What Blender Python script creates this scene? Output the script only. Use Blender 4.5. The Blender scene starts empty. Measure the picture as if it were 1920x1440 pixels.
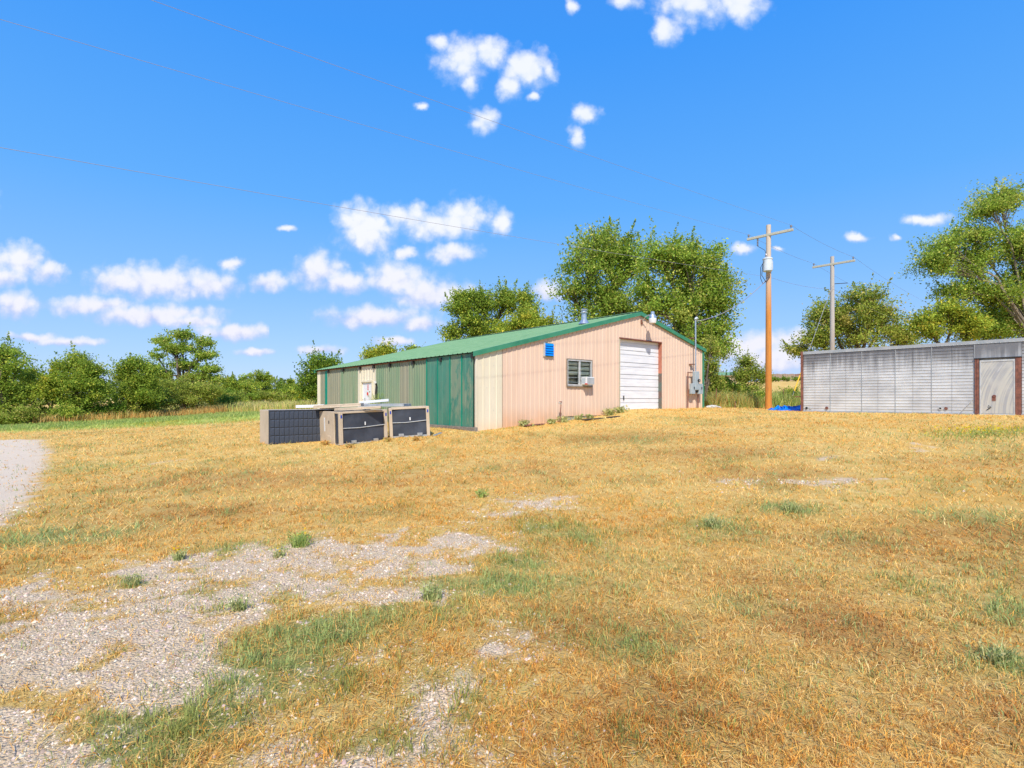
import bpy, math, random
import numpy as np
from mathutils import Vector, Matrix
random.seed(7)
rng = np.random.default_rng(11)
S = bpy.context.scene
R = math.radians
EYE = 1.6                 # camera height; world origin is on the ground under the camera
F, CX, HY = 1000.0, 960.0, 748.0

# ------------------------------------------------------------------ camera, sun, sky, exposure
cam_d = bpy.data.cameras.new('camera')
cam = bpy.data.objects.new('camera', cam_d)
S.collection.objects.link(cam)
cam.location = (0, 0, EYE)
cam.rotation_euler = (R(90), 0, 0)
cam_d.sensor_width = 36
cam_d.lens = 36 * F / 1920
cam_d.shift_y = 28 / 1920
cam_d.clip_start = 0.05
cam_d.clip_end = 5000
S.camera = cam
S.view_settings.view_transform = 'Standard'
S.view_settings.look = 'None'
S.view_settings.exposure = 0.35
S.view_settings.gamma = 1
S.view_settings.use_curve_mapping = False
SUN_EL = 47.0
sun_d = bpy.data.lights.new('sun', 'SUN')
sun_d.energy = 4.3
sun_d.angle = R(0.5)
sun_d.color = (1.0, 0.93, 0.82)
sun = bpy.data.objects.new('sun', sun_d)
S.collection.objects.link(sun)
sun.location = (0, -30, 40)
L = Vector((0.03, 0.69, -0.74)).normalized()
sun.rotation_euler = L.to_track_quat('-Z', 'Y').to_euler()

world = bpy.data.worlds.new('World')
S.world = world
world.use_nodes = True
NT = world.node_tree
NT.nodes.clear()

class G:
    """tiny node-graph helper"""
    def __init__(s, nt): s.nt = nt
    def n(s, typ, **kw):
        nd = s.nt.nodes.new(typ)
        for k, v in kw.items(): setattr(nd, k, v)
        return nd
    def put(s, sock, v):
        if isinstance(v, bpy.types.NodeSocket): s.nt.links.new(v, sock)
        elif v is not None: sock.default_value = v
    def math(s, op, a, b=None, c=None, clamp=False):
        nd = s.n('ShaderNodeMath', operation=op, use_clamp=clamp)
        s.put(nd.inputs[0], a)
        if b is not None: s.put(nd.inputs[1], b)
        if c is not None: s.put(nd.inputs[2], c)
        return nd.outputs[0]
    def vmath(s, op, a, b=None, c=None, out='Vector'):
        nd = s.n('ShaderNodeVectorMath', operation=op)
        s.put(nd.inputs[0], a)
        if b is not None: s.put(nd.inputs[1], b)
        if c is not None: s.put(nd.inputs[2], c)
        return nd.outputs[out]
    def noise(s, vec, scale, detail=4, rough=0.55, dim='3D', out='Fac', dist=0.0):
        nd = s.n('ShaderNodeTexNoise', noise_dimensions=dim)
        if vec is not None: s.put(nd.inputs['Vector'], vec)
        nd.inputs['Scale'].default_value = scale
        nd.inputs['Detail'].default_value = detail
        nd.inputs['Roughness'].default_value = rough
        nd.inputs['Distortion'].default_value = dist
        return nd.outputs[out]
    def mix(s, f, a, b, blend='MIX'):
        nd = s.n('ShaderNodeMix', data_type='RGBA', blend_type=blend)
        s.put(nd.inputs['Factor'], f); s.put(nd.inputs['A'], a if not isinstance(a, tuple) else (*a[:3], 1))
        s.put(nd.inputs['B'], b if not isinstance(b, tuple) else (*b[:3], 1))
        return nd.outputs['Result']
    def ss(s, v, lo, hi, a=0.0, b=1.0):
        nd = s.n('ShaderNodeMapRange', interpolation_type='SMOOTHSTEP')
        s.put(nd.inputs['Value'], v)
        nd.inputs['From Min'].default_value = lo; nd.inputs['From Max'].default_value = hi
        nd.inputs['To Min'].default_value = a; nd.inputs['To Max'].default_value = b
        return nd.outputs['Result']

g = G(NT)
tc = g.n('ShaderNodeTexCoord').outputs['Generated']
sky = g.n('ShaderNodeTexSky', sky_type='NISHITA')
sky.sun_disc = False
sky.sun_elevation = R(SUN_EL)
sky.sun_rotation = R(178)
sky.air_density = 1.0
sky.dust_density = 0.3
sky.ozone_density = 2.5
SKY_STRENGTH = 0.13
sepz = g.n('ShaderNodeSeparateXYZ'); g.put(sepz.inputs[0], tc)
ramp = g.n('ShaderNodeValToRGB'); g.put(ramp.inputs[0], g.math('MAXIMUM', sepz.outputs[2], 0.0))
els = ramp.color_ramp.elements
GR = [(0.0, (.47, .64, 1.0)), (.07, (.36, .60, 1.02)), (.2, (.20, .51, 1.04)), (.33, (.10, .44, 1.06)), (.55, (.038, .345, 1.07)), (1.0, (.035, .20, .85))]
while len(els) < len(GR): els.new(0.5)
for e_, (p_, c_) in zip(els, GR): e_.position = p_; e_.color = (*c_, 1)
KS = 1.0 / (SKY_STRENGTH * 2 ** S.view_settings.exposure)
rs = g.vmath('SCALE', ramp.outputs[0]); g.nt.nodes[-1].inputs['Scale'].default_value = KS
skyc = g.mix(0.82, sky.outputs[0], rs)      # the photograph's azure grade over the physical sky
# clouds: real directions on the celestial sphere, (azimuth, elevation) blobs broken up by noise
CLOUDS = [  # u, w, ru, rw in thousandths, seen from the photographer's spot
 (1295,5,75,40),(1250,58,24,30),(1390,8,52,34),(1175,2,30,16),(1070,12,12,14),
 (868,112,48,42),(828,82,22,16),(915,98,38,28),(885,152,18,24),(985,130,52,36),(958,165,26,22),(1030,135,20,18),
 (908,226,30,24),(1098,212,26,17),(1082,258,16,20),(788,200,14,8),(1002,182,14,7),
 (678,418,42,34),(690,448,44,24),(712,425,22,18),(768,405,44,20),(868,408,50,26),(820,422,58,24),(940,420,20,22),
 (846,476,45,17),(760,475,20,10),(598,508,46,28),(640,530,44,16),(503,528,34,14),
 (742,524,52,28),(798,548,60,26),(860,556,44,20),(700,594,84,17),(790,606,40,12),
 (300,528,105,28),(222,524,44,20),(392,532,52,20),(40,490,44,28),(88,510,34,16),(12,518,34,16),(28,570,44,20),
 (178,574,76,15),(285,590,112,16),(360,602,58,11),(440,622,68,12),(60,632,40,7),(130,640,55,7),(430,493,21,9),
 (1027,545,28,16),(1395,465,19,9),(1460,468,12,5),(1420,648,60,22),(1490,640,46,18),(1440,670,90,28),(1375,655,40,20),
 (1735,412,42,9),(1607,445,20,8),(1680,445,9,5),(600,656,36,9),(740,640,34,8),(1900,560,44,22),(480,660,34,6),
 (2150,300,120,40),(2300,420,160,40),(-180,380,130,36),(-400,520,200,40),(2100,560,140,30),(-260,600,160,20),(540,428,12,5),
 (1500,-120,120,50),(700,-200,150,50)]
sep = g.n('ShaderNodeSeparateXYZ'); g.put(sep.inputs[0], tc)
fy = g.math('MAXIMUM', sep.outputs[1], 0.05)
uu = g.math('DIVIDE', sep.outputs[0], fy)
ww = g.math('DIVIDE', sep.outputs[2], fy)
cmb = g.n('ShaderNodeCombineXYZ'); g.put(cmb.inputs[0], uu); g.put(cmb.inputs[1], ww)
P = cmb.outputs[0]
def cloud_zone(blobs_, j):
    """one stretch of sky with its own clouds, evaluated only for directions inside that stretch"""
    e_ = 1 + j * 0.004
    w1 = g.noise(P, 20.0 * e_, 5, 0.6, out='Color', dim='2D')
    wv = g.vmath('MULTIPLY_ADD', w1, (0.026, 0.020, 0), (-0.013, -0.010, 0))
    Pw = g.vmath('ADD', P, wv)
    def field(Pv, dw):
        m = None
        for (px, py, a, b) in blobs_:
            cx, cy = (px - CX) / 1000, (HY - py) / 1000 + dw * b / 1000
            ia, ib = 1000.0 / (a * (1.22 if j == 0 else 1.40)), 1000.0 / (b * (1.32 if j == 0 else 1.52))
            l = g.vmath('LENGTH', g.vmath('MULTIPLY_ADD', Pv, (ia, ib, 0), (-cx * ia, -cy * ib, 0)), out='Value')
            m = l if m is None else g.math('SMOOTH_MIN', m, l, 0.2)
        return m
    def puff(sc):
        v = g.n('ShaderNodeTexVoronoi', feature='F1', voronoi_dimensions='2D'); g.put(v.inputs['Vector'], Pw)
        v.inputs['Scale'].default_value = sc * e_
        return v.outputs['Distance']
    nz = g.noise(P, 24.0 * e_, 7, 0.60, dim='2D')
    pf = puff(40.0)
    d0 = g.math('SUBTRACT', 1.0, field(Pw, 0.0))
    d0 = g.math('ADD', d0, g.math('MULTIPLY', g.math('SUBTRACT', 0.42, pf), 0.34))
    d0 = g.math('ADD', d0, g.math('MULTIPLY', g.math('SUBTRACT', nz, 0.5), 0.85))
    cover = g.ss(d0, -0.10, 0.78)
    d1 = g.math('SUBTRACT', 1.0, field(Pw, 0.55))          # sunlit upper side against the flat, thinner base
    lit = g.math('ADD', g.math('MULTIPLY', d1, 0.8), g.math('MULTIPLY', g.math('SUBTRACT', 0.45, pf), 0.55))
    lit = g.ss(g.math('ADD', lit, g.math('MULTIPLY', g.math('SUBTRACT', nz, 0.5), 1.2)), -0.30, 0.62)
    lift = g.ss(ww, 0.10, 0.42)
    shadec = g.mix(lift, tuple(v * KS for v in (0.56, 0.60, 0.93)), tuple(v * KS for v in (0.62, 0.76, 1.0)))
    litc = g.mix(lift, tuple(v * KS for v in (0.95, 0.93, 1.0)), tuple(v * KS for v in (1.02, 1.03, 1.05)))
    full = g.mix(g.math('MULTIPLY', cover, 0.88 if j == 0 else 0.92), skyc, g.mix(lit, shadec, litc))
    b_ = g.n('ShaderNodeBackground'); g.put(b_.inputs[0], full); b_.inputs[1].default_value = SKY_STRENGTH
    return b_.outputs[0]
plain = g.n('ShaderNodeBackground'); g.put(plain.inputs[0], skyc); plain.inputs[1].default_value = SKY_STRENGTH
def choose(fac, a, b):
    m_ = g.n('ShaderNodeMixShader'); g.put(m_.inputs[0], fac)
    NT.links.new(a, m_.inputs[1]); NT.links.new(b, m_.inputs[2]); return m_.outputs[0]
up_ = cloud_zone([c for c in CLOUDS if c[1] < 330], 0)
lo_l = cloud_zone([c for c in CLOUDS if c[1] >= 330 and c[0] < 520], 1)
lo_m = cloud_zone([c for c in CLOUDS if c[1] >= 330 and 450 <= c[0] < 1080], 2)
lo_r = cloud_zone([c for c in CLOUDS if c[1] >= 330 and c[0] >= 1080], 3)
low = choose(g.math('GREATER_THAN', uu, -0.455), lo_l, choose(g.math('GREATER_THAN', uu, 0.14), lo_m, lo_r))
front = choose(g.math('GREATER_THAN', ww, 0.425), low, up_)
bgo = choose(g.math('GREATER_THAN', sep.outputs[1], 0.22), plain.outputs[0], front)
wo = g.n('ShaderNodeOutputWorld'); NT.links.new(bgo, wo.inputs[0])
try:
    world.cycles.sampling_method = 'MANUAL'; world.cycles.sample_map_resolution = 512
except Exception: pass

# ------------------------------------------------------------------ bookkeeping helpers
def link(o): S.collection.objects.link(o); return o
def tag(o, label=None, cat=None, group=None, kind=None):
    if label: o['label'] = label
    if cat: o['category'] = cat
    if group: o['group'] = group
    if kind: o['kind'] = kind
    return o
def empty(name, label, cat, loc, rz=0, group=None, rot=None):
    o = bpy.data.objects.new(name, None); o.empty_display_size = 0.2
    o.location = loc
    o.rotation_euler = rot if rot else (0, 0, rz)
    link(o); return tag(o, label, cat, group)
class MB:
    def __init__(s): s.v = []; s.f = []; s.smooth = False
    def add(s, vs, fs):
        k = len(s.v); s.v += [tuple(v) for v in vs]; s.f += [tuple(i + k for i in f) for f in fs]; return s
    def box(s, x0, x1, y0, y1, z0, z1):
        vs = [(x, y, z) for x in (x0, x1) for y in (y0, y1) for z in (z0, z1)]
        return s.add(vs, [(0, 1, 3, 2), (4, 6, 7, 5), (0, 4, 5, 1), (2, 3, 7, 6), (0, 2, 6, 4), (1, 5, 7, 3)])
    def beam(s, a, b, w, h, up=(0, 0, 1)):
        a = Vector(a); b = Vector(b); d = (b - a).normalized()
        r = d.cross(Vector(up))
        if r.length < 1e-5: r = d.cross(Vector((1, 0, 0)))
        r.normalize(); u = r.cross(d)
        vs = []
        for p in (a, b):
            for i, j in ((-1, -1), (1, -1), (1, 1), (-1, 1)): vs.append(p + r * i * w / 2 + u * j * h / 2)
        return s.add(vs, [(0, 3, 2, 1), (4, 5, 6, 7), (0, 1, 5, 4), (1, 2, 6, 5), (2, 3, 7, 6), (3, 0, 4, 7)])
    def tube(s, pts, rad, n=8, cap=True):
        pts = [Vector(p) for p in pts]
        if not hasattr(rad, '__len__'): rad = [rad] * len(pts)
        k = len(s.v); ref = None
        for i, p in enumerate(pts):
            d = (pts[min(i + 1, len(pts) - 1)] - pts[max(i - 1, 0)])
            d = d.normalized() if d.length > 1e-9 else Vector((0, 0, 1))
            if ref is None:
                ref = Vector((1, 0, 0)) if abs(d.x) < 0.9 else Vector((0, 1, 0))
            a = d.cross(ref).normalized(); b = d.cross(a); ref = -b if False else ref
            for j in range(n):
                t = 2 * math.pi * j / n
                s.v.append(tuple(p + (a * math.cos(t) + b * math.sin(t)) * rad[i]))
        for i in range(len(pts) - 1):
            for j in range(n):
                j2 = (j + 1) % n
                s.f.append((k + i * n + j, k + i * n + j2, k + (i + 1) * n + j2, k + (i + 1) * n + j))
        if cap:
            s.f.append(tuple(k + j for j in range(n))[::-1]); e = k + (len(pts) - 1) * n
            s.f.append(tuple(e + j for j in range(n)))
        return s
    def lathe(s, prof, n=16, c=(0, 0, 0)):
        return s.tube([(c[0], c[1], c[2] + z) for r, z in prof], [r for r, z in prof], n)
    def disc(s, c, axis, r, t, n=12):
        c = Vector(c); axis = Vector(axis).normalized()
        return s.tube([c, c + axis * t], r, n)
    def build(s, name, m, parent=None, bevel=0, smooth=False, loc=None):
        me = bpy.data.meshes.new(name); me.from_pydata(s.v, [], s.f); me.update()
        if smooth: me.polygons.foreach_set('use_smooth', [True] * len(me.polygons))
        o = bpy.data.objects.new(name, me); link(o)
        if m: me.materials.append(m)
        if parent: o.parent = parent
        if loc: o.location = loc
        if bevel:
            b = o.modifiers.new('bevel', 'BEVEL'); b.width = bevel; b.segments = 1; b.limit_method = 'ANGLE'
        return o
def np_mesh(name, co, faces, nper, m, attr=None, smooth=False, fattr=None):
    """fast mesh; faces is a flat index array with nper vertices each (or list of (array,nper))"""
    me = bpy.data.meshes.new(name)
    if not isinstance(faces, list): faces = [(faces, nper)]
    tot = sum(len(f) for f, n in faces)
    me.vertices.add(len(co)); me.vertices.foreach_set('co', np.ascontiguousarray(co, np.float32).ravel())
    me.loops.add(tot); me.loops.foreach_set('vertex_index', np.concatenate([f for f, n in faces]).astype(np.int32))
    ls = []; k = 0
    for f, n in faces:
        c = len(f) // n; ls.append(k + np.arange(c) * n); k += c * n
    ls = np.concatenate(ls).astype(np.int32)
    me.polygons.add(len(ls)); me.polygons.foreach_set('loop_start', ls)
    me.update(calc_edges=True)
    if smooth: me.polygons.foreach_set('use_smooth', np.ones(len(ls), bool))
    if attr:
        for an, data in attr.items():
            if data.ndim == 2:
                a = me.attributes.new(an, 'FLOAT_COLOR', 'POINT')
                d4 = np.ones((len(co), 4), np.float32); d4[:, :3] = data; a.data.foreach_set('color', d4.ravel())
            else:
                a = me.attributes.new(an, 'FLOAT', 'POINT'); a.data.foreach_set('value', data.astype(np.float32))
    me.materials.append(m)
    return link(bpy.data.objects.new(name, me))

# ------------------------------------------------------------------ materials
def mat(name, col, col2=None, scale=4.0, rough=0.6, metal=0.0, bump=0.0, bscale=60.0, stretch=(1, 1, 1), spec=0.5,
        lo=0.35, hi=0.65, fine=0.0, detail=5):
    m = bpy.data.materials.new(name); m.use_nodes = True
    q = G(m.node_tree); b = m.node_tree.nodes['Principled BSDF']
    b.inputs['Roughness'].default_value = rough; b.inputs['Metallic'].default_value = metal
    b.inputs['Specular IOR Level'].default_value = spec
    oc = q.n('ShaderNodeTexCoord').outputs['Object']
    v = q.vmath('MULTIPLY', oc, tuple(stretch))
    c = (*col, 1)
    if col2:
        c = q.mix(q.ss(q.noise(v, scale, detail), lo, hi), tuple(col), tuple(col2))
    if fine:
        f = q.ss(q.noise(v, scale * 14, 3), 0.3, 0.7, 1 - fine, 1 + fine)
        cc = q.n('ShaderNodeVectorMath', operation='SCALE')
        q.put(cc.inputs[0], c[:3] if isinstance(c, tuple) else c); q.put(cc.inputs['Scale'], f); c = cc.outputs[0]
    q.put(b.inputs['Base Color'], c)
    if bump:
        bn = q.n('ShaderNodeBump'); bn.inputs['Strength'].default_value = bump; bn.inputs['Distance'].default_value = 0.01
        q.put(bn.inputs['Height'], q.noise(v, bscale, 4)); q.put(b.inputs['Normal'], bn.outputs[0])
    m['q'] = 1
    return m
def siding(name, col, col2, z_dirt=None, dirt=(0.62, 0.30, 0.14), streak=0.25, rough=0.42, patch=None, stain=None, spec=0.3):
    """painted metal sheet: faded, rain-streaked, with soil splashed along its foot"""
    m = bpy.data.materials.new(name); m.use_nodes = True
    q = G(m.node_tree); b = m.node_tree.nodes['Principled BSDF']
    b.inputs['Roughness'].default_value = rough; b.inputs['Specular IOR Level'].default_value = spec
    pos = q.n('ShaderNodeNewGeometry').outputs['Position']
    v = q.vmath('MULTIPLY', pos, (1, 1, 0.12))
    c = q.mix(q.ss(q.noise(v, 2.6, 5), 0.3, 0.7), tuple(col), tuple(col2))
    st = q.ss(q.noise(v, 9.0, 4, 0.65), 0.45, 0.8, 0, streak)
    c = q.mix(st, c, tuple(x * 0.62 for x in col))
    if patch:
        n = q.noise(q.vmath('MULTIPLY', pos, (1, 1, 0.45)), 1.7, 7, 0.7)
        c = q.mix(q.ss(n, 0.47, 0.56), c, tuple(patch))
        n2 = q.noise(q.vmath('MULTIPLY', pos, (1, 1, 0.7)), 3.1, 7, 0.75, dist=1.2)
        c = q.mix(q.ss(n2, 0.66, 0.70), c, (0.16, 0.52, 0.42))
    if z_dirt is not None:
        sp = q.n('ShaderNodeSeparateXYZ'); q.put(sp.inputs[0], pos)
        h = q.math('ADD', sp.outputs[2], q.math('MULTIPLY', q.noise(pos, 2.5, 4), 0.55))
        c = q.mix(q.ss(h, z_dirt + 0.15, z_dirt + 1.05, 0.55, 0), c, tuple(dirt))
    q.put(b.inputs['Base Color'], c)
    bn = q.n('ShaderNodeBump'); bn.inputs['Strength'].default_value = 0.25; bn.inputs['Distance'].default_value = 0.01
    q.put(bn.inputs['Height'], q.noise(pos, 6, 3)); q.put(b.inputs['Normal'], bn.outputs[0])
    return m
def attr_mat(name, attr, rough=0.9, transl=0.0, spec=0.15, bump=False):
    m = bpy.data.materials.new(name); m.use_nodes = True
    q = G(m.node_tree); b = m.node_tree.nodes['Principled BSDF']
    b.inputs['Roughness'].default_value = rough; b.inputs['Specular IOR Level'].default_value = spec
    a = q.n('ShaderNodeAttribute', attribute_name=attr)
    q.put(b.inputs['Base Color'], a.outputs['Color'])
    if transl:
        t = q.n('ShaderNodeBsdfTranslucent'); q.put(t.inputs[0], a.outputs['Color'])
        mx = q.n('ShaderNodeMixShader'); mx.inputs[0].default_value = transl
        m.node_tree.links.new(b.outputs[0], mx.inputs[1]); m.node_tree.links.new(t.outputs[0], mx.inputs[2])
        m.node_tree.links.new(mx.outputs[0], m.node_tree.nodes['Material Output'].inputs[0])
    return m

M = dict(
 peach=siding('peach_siding', (0.665, 0.49, 0.37), (0.715, 0.535, 0.415), 0.70, (0.64, 0.33, 0.15), 0.10),
 cream=siding('cream_siding', (0.66, 0.60, 0.45), (0.71, 0.65, 0.51), 0.30, (0.70, 0.42, 0.20), 0.15),
 tan=siding('tan_siding', (0.25, 0.255, 0.18), (0.30, 0.29, 0.205), 0.3, (0.3, 0.25, 0.12), 0.30),
 sage=siding('sage_siding', (0.17, 0.26, 0.16), (0.25, 0.29, 0.19), 0.3, (0.3, 0.25, 0.12), 0.35),
 green=siding('weathered_green_door', (0.04, 0.185, 0.125), (0.08, 0.235, 0.165), None, patch=(0.09, 0.215, 0.15), streak=0.4),
 mixgreen=siding('peeling_green_door', (0.05, 0.19, 0.13), (0.09, 0.235, 0.165), None, patch=(0.185, 0.25, 0.165), streak=0.3),
 stripe=siding('fresh_green_stripe', (0.0, 0.22, 0.15), (0.0, 0.24, 0.165), None, streak=0.1),
 roof=siding('green_roof_metal', (0.15, 0.295, 0.145), (0.20, 0.345, 0.18), None, streak=0.25, rough=0.6),
 trim=mat('green_trim', (0.03, 0.20, 0.105), (0.05, 0.24, 0.13), 2, 0.4),
 white=mat('white_paint', (0.77, 0.78, 0.80), (0.70, 0.71, 0.74), 1.5, 0.35, stretch=(1, 1, 4)),
 rust=mat('rusty_steel', (0.26, 0.10, 0.065), (0.15, 0.06, 0.045), 8, 0.8, bump=0.4, fine=0.25),
 rustgreen=mat('rust_and_green_jamb', (0.30, 0.09, 0.05), (0.10, 0.16, 0.13), 0.9, 0.7, fine=0.2, lo=0.45, hi=0.55),
 alu=mat('dull_aluminium', (0.62, 0.63, 0.62), (0.50, 0.51, 0.50), 6, 0.4, 0.3),
 galv=mat('galvanised', (0.62, 0.66, 0.70), (0.45, 0.50, 0.55), 9, 0.32, 0.75, fine=0.1),
 greybox=mat('grey_enclosure', (0.30, 0.37, 0.41), (0.36, 0.42, 0.45), 3, 0.45),
 dark=mat('dark_plastic', (0.02, 0.02, 0.022), (0.035, 0.033, 0.03), 6, 0.6),
 blue=mat('blue_vent', (0.0, 0.19, 0.72), (0.0, 0.23, 0.80), 4, 0.4),
 glass=None,
 conc=mat('concrete', (0.42, 0.43, 0.40), (0.28, 0.30, 0.29), 5, 0.9, bump=0.5, fine=0.2),
 wood=mat('old_lumber', (0.28, 0.24, 0.19), (0.16, 0.13, 0.10), 3, 0.9, bump=0.5, stretch=(1, 8, 8), fine=0.2),
 hvac=mat('beige_enamel', (0.49, 0.395, 0.28), (0.56, 0.455, 0.33), 2.2, 0.5, fine=0.06, bump=0.05),
 hvac2=mat('grey_sheet', (0.30, 0.33, 0.35), (0.38, 0.40, 0.41), 2.2, 0.5, fine=0.06),
 coil=mat('dark_coil_guard', (0.030, 0.040, 0.060), (0.065, 0.080, 0.11), 2.4, 0.55, fine=0.12, lo=0.3, hi=0.7),
 coil2=mat('black_coil_sheet', (0.030, 0.036, 0.050), (0.060, 0.070, 0.092), 1.8, 0.42, fine=0.06, lo=0.35, hi=0.75),
 sticker=mat('white_sticker', (0.70, 0.71, 0.71), None, rough=0.4),
 bluelabel=mat('blue_label', (0.02, 0.06, 0.35), None, rough=0.4),
 red=mat('red_print', (0.65, 0.03, 0.04), None, rough=0.5),
 pole=None,
 arm=mat('weathered_crossarm', (0.50, 0.48, 0.38), (0.38, 0.38, 0.31), 3, 0.9, stretch=(1, 8, 8), fine=0.15),
 can=mat('transformer_grey', (0.60, 0.66, 0.70), (0.52, 0.58, 0.62), 3, 0.4),
 porcelain=mat('grey_porcelain', (0.22, 0.22, 0.25), None, rough=0.25),
 wire=mat('wire_metal', (0.30, 0.30, 0.36), None, rough=0.6),
 tarp=mat('blue_tarp', (0.0, 0.12, 0.62), (0.0, 0.28, 0.80), 4, 0.35, bump=0.3, bscale=20),
 yellow=mat('yellow_guard', (0.75, 0.45, 0.02), None, rough=0.5),
 bark=mat('bark', (0.16, 0.12, 0.085), (0.09, 0.07, 0.05), 6, 0.95, bump=0.7, stretch=(1, 1, 0.3), fine=0.3),
 palebark=mat('pale_bark', (0.30, 0.25, 0.19), (0.19, 0.15, 0.11), 6, 0.95, bump=0.6, stretch=(1, 1, 0.3), fine=0.3),
 rock=mat('white_rock', (0.62, 0.60, 0.56), (0.42, 0.40, 0.36), 7, 0.9, bump=0.6, fine=0.2),
 fence=mat('far_brown_board', (0.26, 0.19, 0.15), (0.32, 0.24, 0.19), 0.6, 0.9, stretch=(8, 8, 1)),
 leaf=attr_mat('leaf', 'col', 0.6, 0.42, 0.12),
 grass=attr_mat('grass_blade', 'col', 0.8, 0.35, 0.1),
 stone=attr_mat('gravel_stone', 'col', 0.85, 0.0, 0.2),
 blind=mat('window_blind', (0.62, 0.60, 0.46), (0.45, 0.50, 0.36), 3, 0.6),
 indoor=mat('indoor_board', (0.10, 0.11, 0.09), (0.30, 0.25, 0.16), 1.6, 0.8),
)
def glassmat():
    m = bpy.data.materials.new('window_glass'); m.use_nodes = True
    b = m.node_tree.nodes['Principled BSDF']
    b.inputs['Base Color'].default_value = (0.8, 0.85, 0.85, 1); b.inputs['Roughness'].default_value = 0.05
    b.inputs['Transmission Weight'].default_value = 1.0; b.inputs['IOR'].default_value = 1.1
    return m
M['glass'] = glassmat()
def polemat(name, lowc, lowc2, topc, zsplit):
    m = bpy.data.materials.new(name); m.use_nodes = True
    q = G(m.node_tree); b = m.node_tree.nodes['Principled BSDF']; b.inputs['Roughness'].default_value = 0.85
    oc = q.n('ShaderNodeTexCoord').outputs['Object']; v = q.vmath('MULTIPLY', oc, (1, 1, 0.06))
    sp = q.n('ShaderNodeSeparateXYZ'); q.put(sp.inputs[0], oc)
    c = q.mix(q.ss(q.noise(v, 14, 5), 0.3, 0.7), lowc, lowc2)
    h = q.math('ADD', sp.outputs[2], q.math('MULTIPLY', q.noise(v, 5, 3), 1.4))
    c = q.mix(q.ss(h, zsplit - 1.4, zsplit + 2.2), c, topc)
    c = q.mix(q.ss(q.noise(v, 40, 4), 0.55, 0.8, 0, 0.5), c, (0.12, 0.07, 0.04))
    q.put(b.inputs['Base Color'], c)
    bn = q.n('ShaderNodeBump'); bn.inputs['Strength'].default_value = 0.5; bn.inputs['Distance'].default_value = 0.01
    q.put(bn.inputs['Height'], q.noise(v, 40, 3)); q.put(b.inputs['Normal'], bn.outputs[0])
    return m
M['pole'] = polemat('new_treated_pole', (0.62, 0.24, 0.035), (0.50, 0.19, 0.04), (0.56, 0.46, 0.36), 6.6)
M['oldpole'] = polemat('grey_old_pole', (0.36, 0.28, 0.21), (0.42, 0.36, 0.30), (0.46, 0.42, 0.38), 4.5)

# ------------------------------------------------------------------ terrain
def pt(px, py, Y): return ((px - CX) / F * Y, Y, EYE + (HY - py) / F * Y)
ctl = [(0, 0, 0), (-3, 3, 0), (3, 3, 0), (0, 6, 0.01), (-8, 2, -0.05), (8, 2, 0.08), (-5, 8, 0.02), (5, 8, 0.1), (0, -15, -0.1), (-20, -10, -0.2),
 (20, -10, 0.1), (0, 12, 0.2), (8, 13, 0.45), (14, 12, 0.6), (-9, 13, 0.08), (-18, 20, 0.0), (-9, 22, 0.4), (-14, 30, 0.42), (-25, 32, 0.1), (-35, 40, 0.15),
 (-22, 45, 0.55), (-10, 45, 0.95), (-60, 40, -0.1), (-60, 90, 0.2), (-20, 90, 0.8), (-25, 10, -0.15)]
for a in [(893, 808, 18.5), (942, 803, 19.2), (988, 796, 20.0), (1021, 795, 20.57), (1062, 789, 21.3), (1129, 779, 22.7), (1163, 770, 23.5), (1239, 767, 25.4),
          (1316, 765, 27.7), (1441, 767, 27.7), (1502, 772, 24.3), (1680, 775, 21.4), (1920, 779, 18.6), (1930, 850, 12.0), (505, 834, 15.0), (642, 836, 15.0), (807, 822, 15.6),
          (805, 800, 20.9), (1100, 800, 18.5), (1300, 790, 20.0), (1000, 830, 15.8)]:
    ctl.append(pt(*a))
ctl += [(-8, 30, 0.85), (5, 45, 1.15), (15, 45, 1.3), (13, 34, 1.15), (24, 32, 1.2), (22, 12, 0.9), (30, 20, 1.1), (30, 45, 1.9), (52, 100, 5.0), (33, 100, 4.2), (42, 100, 4.7),
        (80, 100, 5.0), (0, 100, 1.3), (-100, 150, 0.4), (0, 180, 1.5), (100, 180, 5.5), (60, 30, 1.2), (-90, -30, -0.3), (80, -30, 0.2), (27, 62, 2.7)]
ctl = np.array(ctl, float)
def U(r2): return np.where(r2 > 1e-12, 0.5 * r2 * np.log(np.maximum(r2, 1e-12)), 0)
n = len(ctl)
XY = ctl[:, :2]
K = U(((XY[:, None] - XY[None]) ** 2).sum(-1)) + np.eye(n) * 0.15
Pm = np.c_[np.ones(n), XY]
A = np.block([[K, Pm], [Pm.T, np.zeros((3, 3))]])
sol = np.linalg.solve(A, np.r_[ctl[:, 2], np.zeros(3)])
def height(x, y):
    x = np.asarray(x, float); y = np.asarray(y, float); sh = x.shape
    x = x.ravel(); y = y.ravel(); out = np.empty(len(x))
    cx = np.clip(x, -110, 110); cy = np.clip(y, -35, 185)
    for i in range(0, len(x), 200000):
        a = cx[i:i + 200000]; b = cy[i:i + 200000]
        z = sol[n] + sol[n + 1] * a + sol[n + 2] * b
        for k in range(n): z = z + sol[k] * U((a - XY[k, 0]) ** 2 + (b - XY[k, 1]) ** 2)
        out[i:i + 200000] = z
    return out.reshape(sh)
def hz(x, y): return float(height(np.array([x]), np.array([y]))[0])
def ground_at(px, py):
    Y = 1600 / (py - HY)
    for _ in range(30):
        z = hz((px - CX) / F * Y, Y); Y = 0.5 * Y + 0.5 * (EYE - z) * 1000 / (py - HY)
    return (px - CX) / F * Y, Y
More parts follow.
